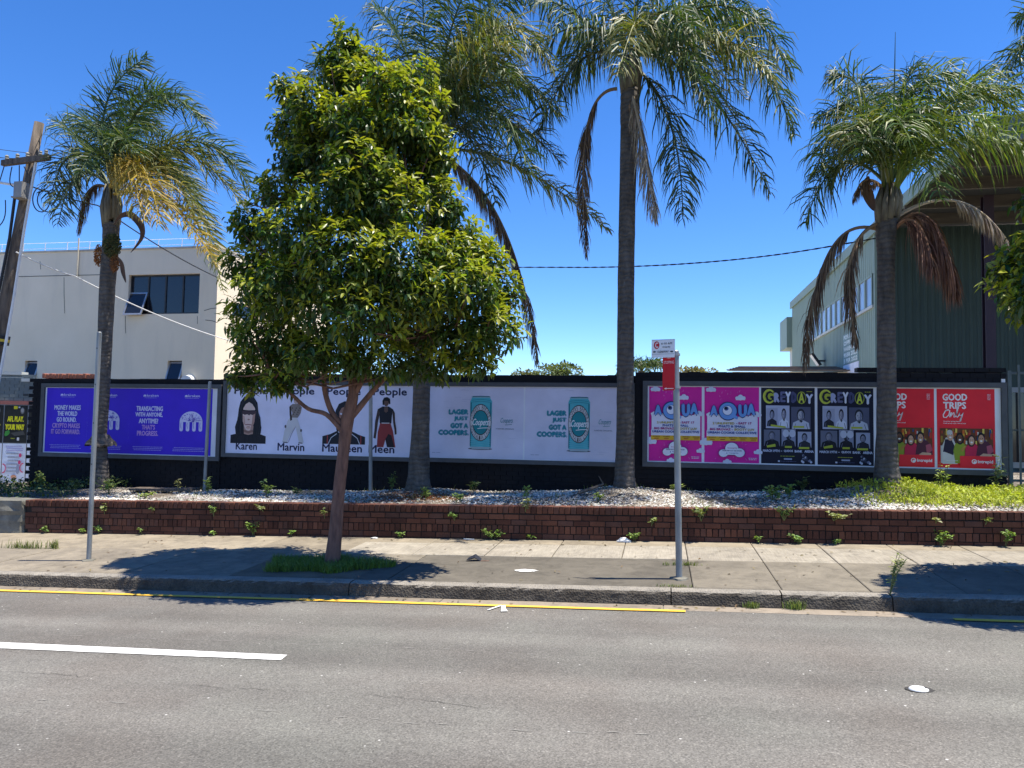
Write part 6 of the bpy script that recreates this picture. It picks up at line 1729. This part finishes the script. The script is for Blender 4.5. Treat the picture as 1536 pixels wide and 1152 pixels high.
# ------------------------------------------------------------------ weeds, grass, litter
M_WEED = attr_mat('weed_leaf', .55, .35, 5, .15, trans=.3)
def weed(base, h, w, n, label, group, seed, col=(.13, .2, .04), lean=(0, -.4, 0), upright=False, name='weed', leaf=.05):
    h, w, n, leaf = h * 1.25, w * 1.15, int(n * 1.3), leaf * 1.25; col = tuple(c * 1.6 for c in col)
    r = np.random.default_rng(seed); root = empty(name, base, label, 'weed', group)
    st = MB(); P = []; D = []
    ns = max(2, n // 14)
    for k in range(ns):
        a = r.uniform(0, 6.28); t = Vector((math.cos(a) * w * r.uniform(.2, 1) + lean[0] * h, math.sin(a) * w * .5 * r.uniform(.2, 1) + lean[1] * h * r.uniform(.2, 1), h * r.uniform(.55, 1.05)))
        m = t * .5 + Vector((0, lean[1] * h * .2, h * .12)); st.tube([Vector((0, 0, -.02)), m, t], [.005, .004, .0025], 4)
        for q in range(n // ns):
            f = r.uniform(.25, 1.0); p = m.lerp(t, (f - .5) * 2) if f > .5 else Vector((0, 0, 0)).lerp(m, f * 2)
            P.append(p); a2 = r.uniform(0, 6.28); D.append((math.cos(a2), math.sin(a2) - .3, r.uniform(-.1, .8)))
    st.build('stem', simple_weedstem, root)
    P = np.array(P); D = unit(np.array(D)); c = np.array(col) * r.uniform(.7, 1.35, (len(P), 1)) + r.normal(0, .012, (len(P), 3))
    V, F, C = leaves(P, D, leaf, leaf * (.3 if upright else .55), np.clip(c, .01, .5), r, np.full((len(P), 1), .3))
    o = mk('foliage', V, F, M_WEED, root, C); o['kind'] = 'stuff'
    return root
def near(px):
    for lim, txt in ((62, 'left of the purple billboard'), (132, 'below the left end of the purple billboard'), (200, 'at the slender palm before the purple billboard'), (262, 'below the middle of the purple billboard'), (340, 'below the right end of the purple billboard'), (420, 'below the poster of the long-haired person'), (480, 'below the poster of the pale figure'),
                     (560, 'behind the reddish trunk of the street tree'), (680, 'beside the palm behind the street tree'), (770, 'below the first lager poster'), (915, 'below the second lager poster'), (970, 'at the tallest palm'), (1060, 'below the first pink poster'), (1140, 'below the second pink poster'), (1225, 'below the first black concert poster'), (1310, 'below the second black concert poster'), (1400, 'at the palm before the red posters'), (1500, 'below the last red poster')):
        if px < lim: return txt
    return 'before the steel fence'
simple_weedstem = simple('weed_stem', (.13, .16, .05), (.1, .1, .04), 4, .7)
def blades(N, xy, zf, h, col, seed, wd=.008, lean=.35, name='grass', label=None, parent=None, spreadcol=.3):
    r = np.random.default_rng(seed); x, y = xy; z = zf(x, y); n = len(x)
    a = r.uniform(0, 6.28, n); H = h * r.uniform(.45, 1.25, n); dx, dy = np.cos(a) * H * lean * r.uniform(.2, 1.4, n), np.sin(a) * H * lean * r.uniform(.2, 1.4, n)
    sx, sy = -np.sin(a) * wd / 2, np.cos(a) * wd / 2
    V = np.stack([np.stack([x + sx, y + sy, z], -1), np.stack([x - sx, y - sy, z], -1), np.stack([x + dx * .4 + sx * .8, y + dy * .4 + sy * .8, z + H * .6], -1), np.stack([x + dx * .4 - sx * .8, y + dy * .4 - sy * .8, z + H * .6], -1), np.stack([x + dx, y + dy, z + H], -1)], 1)
    off = np.arange(n)[:, None, None] * 5
    c = np.array(col) * r.uniform(1 - spreadcol, 1 + spreadcol, (n, 1)) + r.normal(0, .012, (n, 3))
    o = mk(name, V.reshape(-1, 3), [(np.array([[0, 1, 3, 2]])[None] + off).reshape(-1, 4), (np.array([[2, 3, 4]])[None] + off).reshape(-1, 3)], M_WEED, parent, np.repeat(np.clip(c, .01, .5), 5, 0))
    if label: tag(o, label, 'grass', kind='stuff')
    return o
pz = lambda x, y: H_KERB + np.clip((y - T_KERB) / (T_BRICK - T_KERB), 0, 1) * (H_BRICK - H_KERB) + GS * x
# grass in the tree pit
r0 = np.random.default_rng(3)
# earth floor of the pit
pitm = MB().add([(pit[0] - .05, fp_y0 - .02, zs(pit[0], .155)), (pit[2] + .05, fp_y0 - .02, zs(pit[2], .155)), (pit[2] + .05, pit[3] + .05, zs(pit[2], .185)), (pit[0] - .05, pit[3] + .05, zs(pit[0], .185))], [(0, 1, 2, 3)])
tag(pitm.build('tree_pit_earth', M_EARTH), kind='structure')
a = r0.uniform(0, 6.28, 5200); q = np.sqrt(r0.uniform(0, 1, 5200))
gxp, gyp = TREE.x - .12 + np.cos(a) * q * (.82 + .2 * np.sin(a * 3 + 1)), TREE.y - .06 + np.sin(a) * q * (.44 + .09 * np.sin(a * 5))
blades(0, (gxp, gyp), lambda x, y: pz(x, y) - .012, .10, (.17, .25, .05), 4, .009, .8, 'pit_grass', 'long green grass around the foot of the reddish street tree')
# lush weeds on the bed at right
N = 15000
x = r0.uniform(onY(1285, 745, 13).x, 8.5, N); y = r0.uniform(T_BRICK + .5, T_WALL - .12, N)
d = np.clip((x - onY(1300, 745, 13).x) * 1.3 + r0.normal(0, .5, N), 0, 1)
kp = r0.uniform(0, 1, N) < d * np.clip((y - T_BRICK - .4) * 1.6, .25, 1)
blades(0, (x[kp][::3], y[kp][::3]), bed_z, .13, (.42, .46, .07), 6, .014, .8, 'bed_weeds', 'bright yellow-green grass blades among the weeds below the red posters')
rW = np.random.default_rng(31); xx, yy_ = x[kp], y[kp]; hh = rW.uniform(.0, 1, len(xx)) * (.05 + .11 * (.5 + .5 * np.sin(xx * 5) * np.cos(yy_ * 6 + xx)))
P = np.stack([xx, yy_, bed_z(xx, yy_) + hh], -1); D = unit(rW.normal(0, 1, P.shape) + np.array([0, -.2, .7])); c = np.array([.42, .48, .06]) * rW.uniform(.6, 1.35, (len(P), 1))
V, F, C = leaves(P, D, .062, .03, c, rW, np.full((len(P), 1), .3))
tag(mk('leafy_weeds', V, F, M_WEED, None, C), 'low bright leafy weeds carpeting the bed below the red posters', 'weeds', kind='stuff')
# scattered blades all over the bed
x = r0.uniform(-10, 4.6, 1500); y = r0.uniform(T_BRICK + .3, T_WALL - .1, 1500); kp = (np.sin(x * 2.1) * np.cos(y * 3 + x) > .25)
blades(0, (x[kp], y[kp]), bed_z, .10, (.17, .21, .06), 7, .009, .6, 'bed_grass', 'thin grass tufts scattered between the pebbles')
# dark groundcover at the left end of the bed
N = 5000; x = r0.uniform(-15.5, onY(118, 745, 13).x, N); y = r0.uniform(T_BRICK + .45, T_WALL + 1.5, N)
kp = (np.sin(x * 3.1) + np.cos(y * 4.3 + x)) > -.4
rL = np.random.default_rng(9); P = np.stack([x[kp], y[kp], bed_z(x[kp], np.minimum(y[kp], T_WALL)) + rL.uniform(0, .22, kp.sum())], -1)
D = unit(rL.normal(0, 1, P.shape) + np.array([0, -.2, .5])); c = np.array([.055, .085, .03]) * rL.uniform(.6, 1.9, (len(P), 1))
V, F, C = leaves(P, D, .075, .04, c, rL, np.full((len(P), 1), .3))
tag(mk('groundcover', V, F, M_WEED, None, C), 'dark leafy groundcover at the left end of the bed', 'groundcover', kind='stuff')
# weeds rooted in the brick wall
wall_w = [(157, 766, .13, .10, 26), (321, 769, .14, .12, 40), (395, 762, .06, .22, 46), (487, 772, .10, .05, 18), (682, 775, .09, .15, 54), (788, 762, .17, .06, 36), (1052, 776, .16, .16, 60), (1176, 775, .14, .20, 70), (1250, 775, .07, .2, 44), (977, 783, .09, .08, 26), (228, 762, .05, .05, 12), (1404, 779, .04, .05, 12), (1478, 781, .05, .06, 14)]
for i, (px, py, h, w, n) in enumerate(wall_w):
    b = onY(px, py + 4, T_BRICK - .012)
    weed(b, h, w, n, 'leafy weed sprouting from the brick wall face ' + near(px), 'weeds on the brick wall', 20 + i, [(.17, .20, .07), (.13, .19, .05), (.20, .21, .10)][i % 3], leaf=[.05, .038, .06][i % 3])
foot_w = [(120, 791, .10, .08, 22), (162, 794, .07, .06, 16), (190, 793, .10, .05, 14), (290, 786, .12, .04, 10), (362, 793, .06, .05, 14), (422, 793, .18, .10, 44), (470, 795, .09, .05, 14), (618, 799, .09, .08, 26), (752, 801, .12, .20, 66), (953, 806, .10, .10, 30), (1132, 808, .10, .05, 16), (1192, 809, .11, .16, 60), (1240, 808, .05, .14, 22), (1396, 812, .16, .17, 64), (1491, 814, .19, .10, 40), (805, 803, .04, .05, 10), (1534, 816, .09, .06, 14)]
for i, (px, py, h, w, n) in enumerate(foot_w):
    b = onPath(px, py); b.y = T_BRICK - .03; b.z = float(pz(b.x, b.y))
    weed(b, h, w, n, 'small weed at the brick wall foot ' + near(px), 'weeds along the foot of the brick wall', 60 + i, (.14, .21, .05))
bed_w = [(75, 725, .45, .3, 110, (.06, .1, .035)), (120, 730, .32, .2, 70, (.15, .2, .06)), (163, 742, .22, .28, 90, (.17, .22, .06)), (215, 748, .10, .25, 46, (.17, .2, .06)), (268, 742, .25, .08, 20, (.16, .16, .07)), (312, 742, .28, .12, 40, (.18, .24, .07)), (400, 747, .28, .12, 54, (.19, .25, .07)), (447, 744, .12, .16, 40, (.08, .12, .04)), (588, 742, .32, .12, 46, (.12, .16, .05)), (640, 748, .14, .2, 46, (.15, .2, .05)), (693, 752, .10, .2, 50, (.16, .21, .06)), (711, 738, .16, .14, 46, (.05, .08, .03)), (790, 752, .2, .05, 26, (.18, .25, .06)), (897, 752, .12, .12, 34, (.2, .26, .06)), (1010, 738, .1, .25, 40, (.16, .2, .06)), (1160, 750, .2, .3, 90, (.17, .23, .06)), (1185, 748, .18, .2, 60, (.17, .23, .06)), (1200, 736, .2, .2, 60, (.05, .08, .03))]
for i, (px, py, h, w, n, c) in enumerate(bed_w):
    b = onG(px, py, .74); b.y = min(b.y, T_WALL - .25); b.z = float(bed_z(np.array(b.x), np.array(b.y)))
    weed(b, h, w, n, 'bushy weed among the pebbles ' + near(px), 'weeds among the pebbles', 120 + i, c, (0, -.1, 0), leaf=.06)
b = onY(1492, 742, T_WALL - .5); weed(b, .52, .10, 70, 'tall upright weed with narrow leaves in front of the white strip of the red posters', None, 170, (.16, .2, .09), (.1, 0, 0), True, 'tall_weed', .09)
b = onY(1412, 742, T_WALL - .5); weed(b, .42, .10, 60, 'tall leafy weed rising from the grass under the red posters', None, 171, (.2, .26, .06), (.1, 0, 0), True, 'tall_weed', .08)
b = onG(1334, 898, .12); b.y = T_KERB + .1; b.z = zs(b.x, .16); weed(b, .34, .07, 90, 'tall feathery weed growing from the kerb joint', None, 172, (.22, .24, .10), (.22, -.1, 0), True, 'tall_weed', .05)
kw = [(12, 868, .22), (1127, 908, .07), (1193, 912, .10), (10, 862, .18)]
for i, (px, py, h) in enumerate(kw):
    b = onG(px, py, .02); r2 = np.random.default_rng(i); n = 90; root = empty('grass_tuft', (b.x, T_KERB - .02, zs(b.x, .01)), ['taller grass tuft at the kerb foot near the bare post', 'short grass tuft at the kerb foot beside the sign post', 'grass tuft at the kerb foot between the sign post and the tall kerb weed', 'grass tuft at the kerb end near the bare post'][i], 'weed', 'grass tufts along the kerb')
    blades(0, (r2.normal(0, .05, n), r2.normal(0, .02, n)), lambda x, y: x * 0, h, (.17, .22, .06), 40 + i, .008, .5, 'blades', None, root)['kind'] = 'stuff'
for i, (px, py, h, n, sp_) in enumerate([(40, 823, .13, 150, .22), (82, 823, .14, 60, .04), (1022, 848, .05, 120, .12), (1012, 880, .03, 80, .1)]):
    b = onPath(px, py); r2 = np.random.default_rng(i + 9); root = empty('grass_tuft', b, ['wide grass tuft in the footpath left of the bare post', 'small upright grass tuft in the footpath beside the bare post', 'grass along the joint behind the sign post', 'sparse grass at the foot of the sign post'][i], 'weed', 'grass tufts in footpath joints')
    blades(0, (r2.normal(0, sp_, n), r2.normal(0, .015, n)), lambda x, y: x * GS, h, (.2, .24, .07), 60 + i, .008, .5, 'blades', None, root)['kind'] = 'stuff'

# litter and small things on the ground
M_BLKPLASTIC = simple('black_plastic', (.03, .03, .034), (.02, .02, .022), 6, .4)
def crumple(name, b, rx, ry, h, mat, label, cat, seed, squash=1.0):
    import bmesh
    r = np.random.default_rng(seed); bm = bmesh.new(); bmesh.ops.create_icosphere(bm, subdivisions=3, radius=1)
    ph = r.uniform(0, 6, 6)
    for v in bm.verts:
        x, y, z = v.co; k = 1 + .25 * math.sin(3 * x + ph[0]) * math.sin(4 * y + ph[1]) + .18 * math.sin(7 * y + ph[2] + 3 * z) + r.normal(0, .05)
        v.co = (x * rx * k, y * ry * k, max(0, z) * h * k + .002)
    me = bpy.data.meshes.new(name); bm.to_mesh(me); bm.free(); me.materials.append(mat)
    return tag(inst(name, me, b), label, cat)
b = onPath(711, 841)
wrap = empty('plastic_litter', b, 'crumpled black plastic litter lying on the footpath', 'litter', rz=.2)
cm_ = MB()
pts = [(-.11, -.02, .0), (-.07, .05, .035), (.02, .09, .075), (.10, .05, .02), (.09, -.03, .0), (.01, -.03, .045), (-.05, -.03, .03)]
cm_.add(pts + [(p[0] * .95, p[1] + .01, max(0.001, p[2] - .012)) for p in pts], [(0, 6, 1), (1, 6, 5), (1, 5, 2), (2, 5, 4), (2, 4, 3), (7, 8, 13), (8, 12, 13), (8, 9, 12), (9, 11, 12), (9, 10, 11)])
cm_.build('sheet', M_BLKPLASTIC, wrap); MB().tube([(.09, -.03, .004), (.16, -.035, .006), (.20, -.02, .004)], .004, 5).build('tie', simple('red_brown_tie', (.25, .09, .05), None, 5, .6), wrap)
b = onPath(938, 806); b.y = T_BRICK - .1; b.z = float(pz(b.x, b.y)); crumple('paper_litter', b, .10, .05, .05, M_WPAINT, 'crumpled white paper at the foot of the brick wall', 'litter', 2)
b = onPath(711, 800); b.y = T_BRICK - .08; b.z = float(pz(b.x, b.y)) + .001
tag(inst('white_stick', chamfer_mesh('white_stick', .17, .02, .015, .003, M_WPAINT), b), 'thin white stick lying along the foot of the brick wall', 'litter')
b = onPath(588, 797); b.y = T_BRICK - .09; b.z = float(pz(b.x, b.y)); crumple('paper_litter', b, .06, .03, .015, M_WPAINT, 'flattened white scrap under the brick wall behind the street tree', 'litter', 3)
# sprayed white patch on the dark bay
b0 = onPath(788, 856); V = []; n = 26; rr_ = random.Random(2)
for k in range(n):
    a = 2 * math.pi * k / n; V.append((b0.x + .15 * math.cos(a) * rr_.uniform(.75, 1.15), b0.y + .075 * math.sin(a) * rr_.uniform(.7, 1.15), 0))
V = [(x, y, float(pz(x, y)) + .004) for x, y, _ in V]
MB().add(V, [tuple(range(n))]).build('sprayed_patch', M_WHITE, footpath)
# concrete cap in the tree pit
b = onPath(452, 838); b.z -= .02; crumple('stone', b, .2, .09, .06, M_OLDCONC, 'flat grey stone half buried in the tree pit grass', 'stone', 6)
# raised road marker over a ragged dark patch
b = onRoad(1378, 1035); mk_ = empty('road_marker', (b.x, b.y, zs(b.x, road_h(b.y))), 'white raised road marker on a dark patch', 'road marker', rz=.15)
pad = MB(); n = 22; V = [(.098 * math.cos(2 * math.pi * k / n) * rr_.uniform(.85, 1.15) + .01, .066 * math.sin(2 * math.pi * k / n) * rr_.uniform(.9, 1.1), .004) for k in range(n)]
pad.add(V, [tuple(range(n))]); pad.build('dark_patch', M_CRACK, mk_)
dm = MB(); prof = [(.062, .004), (.060, .010), (.050, .018), (.034, .022), (0.0, .023)]; V = []; F = []; n = 20
for (rd, z) in prof:
    for k in range(n): V.append((rd * 1.1 * math.cos(2 * math.pi * k / n), rd * .9 * math.sin(2 * math.pi * k / n), z))
for i in range(len(prof) - 1):
    for k in range(n): F.append((i * n + k, i * n + (k + 1) % n, (i + 1) * n + (k + 1) % n, (i + 1) * n + k))
dm.add(V, F).build('dome', M_WPAINT, mk_, smooth=True)
MB().box(.02, -.02, .012, .052, .012, .0215).build('reflector', M_DARKFRAME, mk_)
# fallen leaves and specks on the path and gutter
N = 260; r3 = np.random.default_rng(21); x = r3.uniform(-8, 6.5, N); y = np.where(r3.uniform(0, 1, N) < .35, r3.uniform(T_KERB - .2, T_KERB - .02, N), r3.uniform(T_KERB + .2, T_BRICK - .05, N))
z = np.where(y < T_KERB, GS * x + .014, pz(x, y) + .006); P = np.stack([x, y, z], -1); D = unit(np.stack([r3.normal(0, 1, N), r3.normal(0, 1, N), r3.uniform(0, .25, N)], -1))
c = np.array([[.2, .13, .07], [.12, .08, .05], [.28, .22, .1], [.09, .07, .05]])[r3.integers(0, 4, N)]
V, F, C = leaves(P, D, .06, .022, c, r3, np.full((N, 1), .1))
tag(mk('fallen_leaves', V, F, M_WEED, None, C), 'dry fallen leaves scattered on the footpath and gutter', 'leaves', kind='stuff')
# bark mulch patch behind the street tree and dark timber edging in the bed
N = 1500; x = PB[1].x + .35 + r3.normal(0, .55, N); y = np.clip(13.0 + r3.normal(0, .3, N), T_BRICK + .3, T_WALL - .1); P = np.stack([x, y, bed_z(x, y) + .008], -1); D = unit(np.stack([r3.normal(0, 1, N), r3.normal(0, 1, N), r3.uniform(0, .3, N)], -1))
c = np.array([.26, .11, .055]) * r3.uniform(.5, 1.4, (N, 1)); V, F, C = leaves(P, D, .06, .022, c, r3, np.full((N, 1), .1))
tag(mk('bark_mulch', V, F, M_WEED, None, C), 'reddish bark mulch strewn beside the palm behind the street tree', 'mulch', kind='stuff')
for (xa, xb, yy, w_, lab) in ((onY(200, 735, 13.9).x, onY(290, 735, 13.9).x, 13.75, .35, 'weathered flat timber board lying in the bed below the purple billboard'),):
    z0 = float(bed_z(np.array((xa + xb) / 2), np.array(yy)))
    o = inst('timber_board', chamfer_mesh('timber_board', xb - xa, w_, .05, .006, M_TIMB), (xa, yy, z0 + .03), None, (0, -.02, .03)); tag(o, lab, 'board')
lg = [onY(868, 741, 13.2), onY(890, 735, 13.3), onY(905, 731, 13.4), onY(898, 727, 13.45)]
root = empty('fallen_branch', lg[0], 'dead dark branch lying on the pebbles beside the tallest palm', 'branch')
MB().tube([Vector((0, 0, .02)), lg[1] - lg[0] + Vector((0, 0, .03)), lg[2] - lg[0] + Vector((0, 0, .06)), lg[3] - lg[0] + Vector((0, 0, .15))], [.035, .028, .018, .006], 7).build('stick', M_TIMB, root)

# dry litter over the bed: dead leaflets, bark flakes, twigs
N = 2600; r5 = np.random.default_rng(77); x = r5.uniform(-10.5, 5.5, N); y = r5.uniform(T_BRICK + .25, T_WALL - .05, N)
kp = r5.uniform(0, 1, N) < np.clip(.35 + .6 * np.sin(x * 1.3 + 1) * np.cos(y * 2.2), .08, 1); x, y = x[kp], y[kp]; n = len(x)
P = np.stack([x, y, bed_z(x, y) + .014], -1); D = unit(np.stack([r5.normal(0, 1, n), r5.normal(0, 1, n), r5.uniform(-.05, .25, n)], -1))
c = np.array([[.2, .13, .07], [.10, .07, .045], [.30, .23, .13], [.07, .05, .04]])[r5.integers(0, 4, n)]
V, F, C = leaves(P, D, .11, .016, c, r5, np.full((n, 1), .1))
tag(mk('dry_litter', V, F, M_WEED, None, C), 'dry leaf litter and bark flakes strewn over the pebbles', 'litter', kind='stuff')
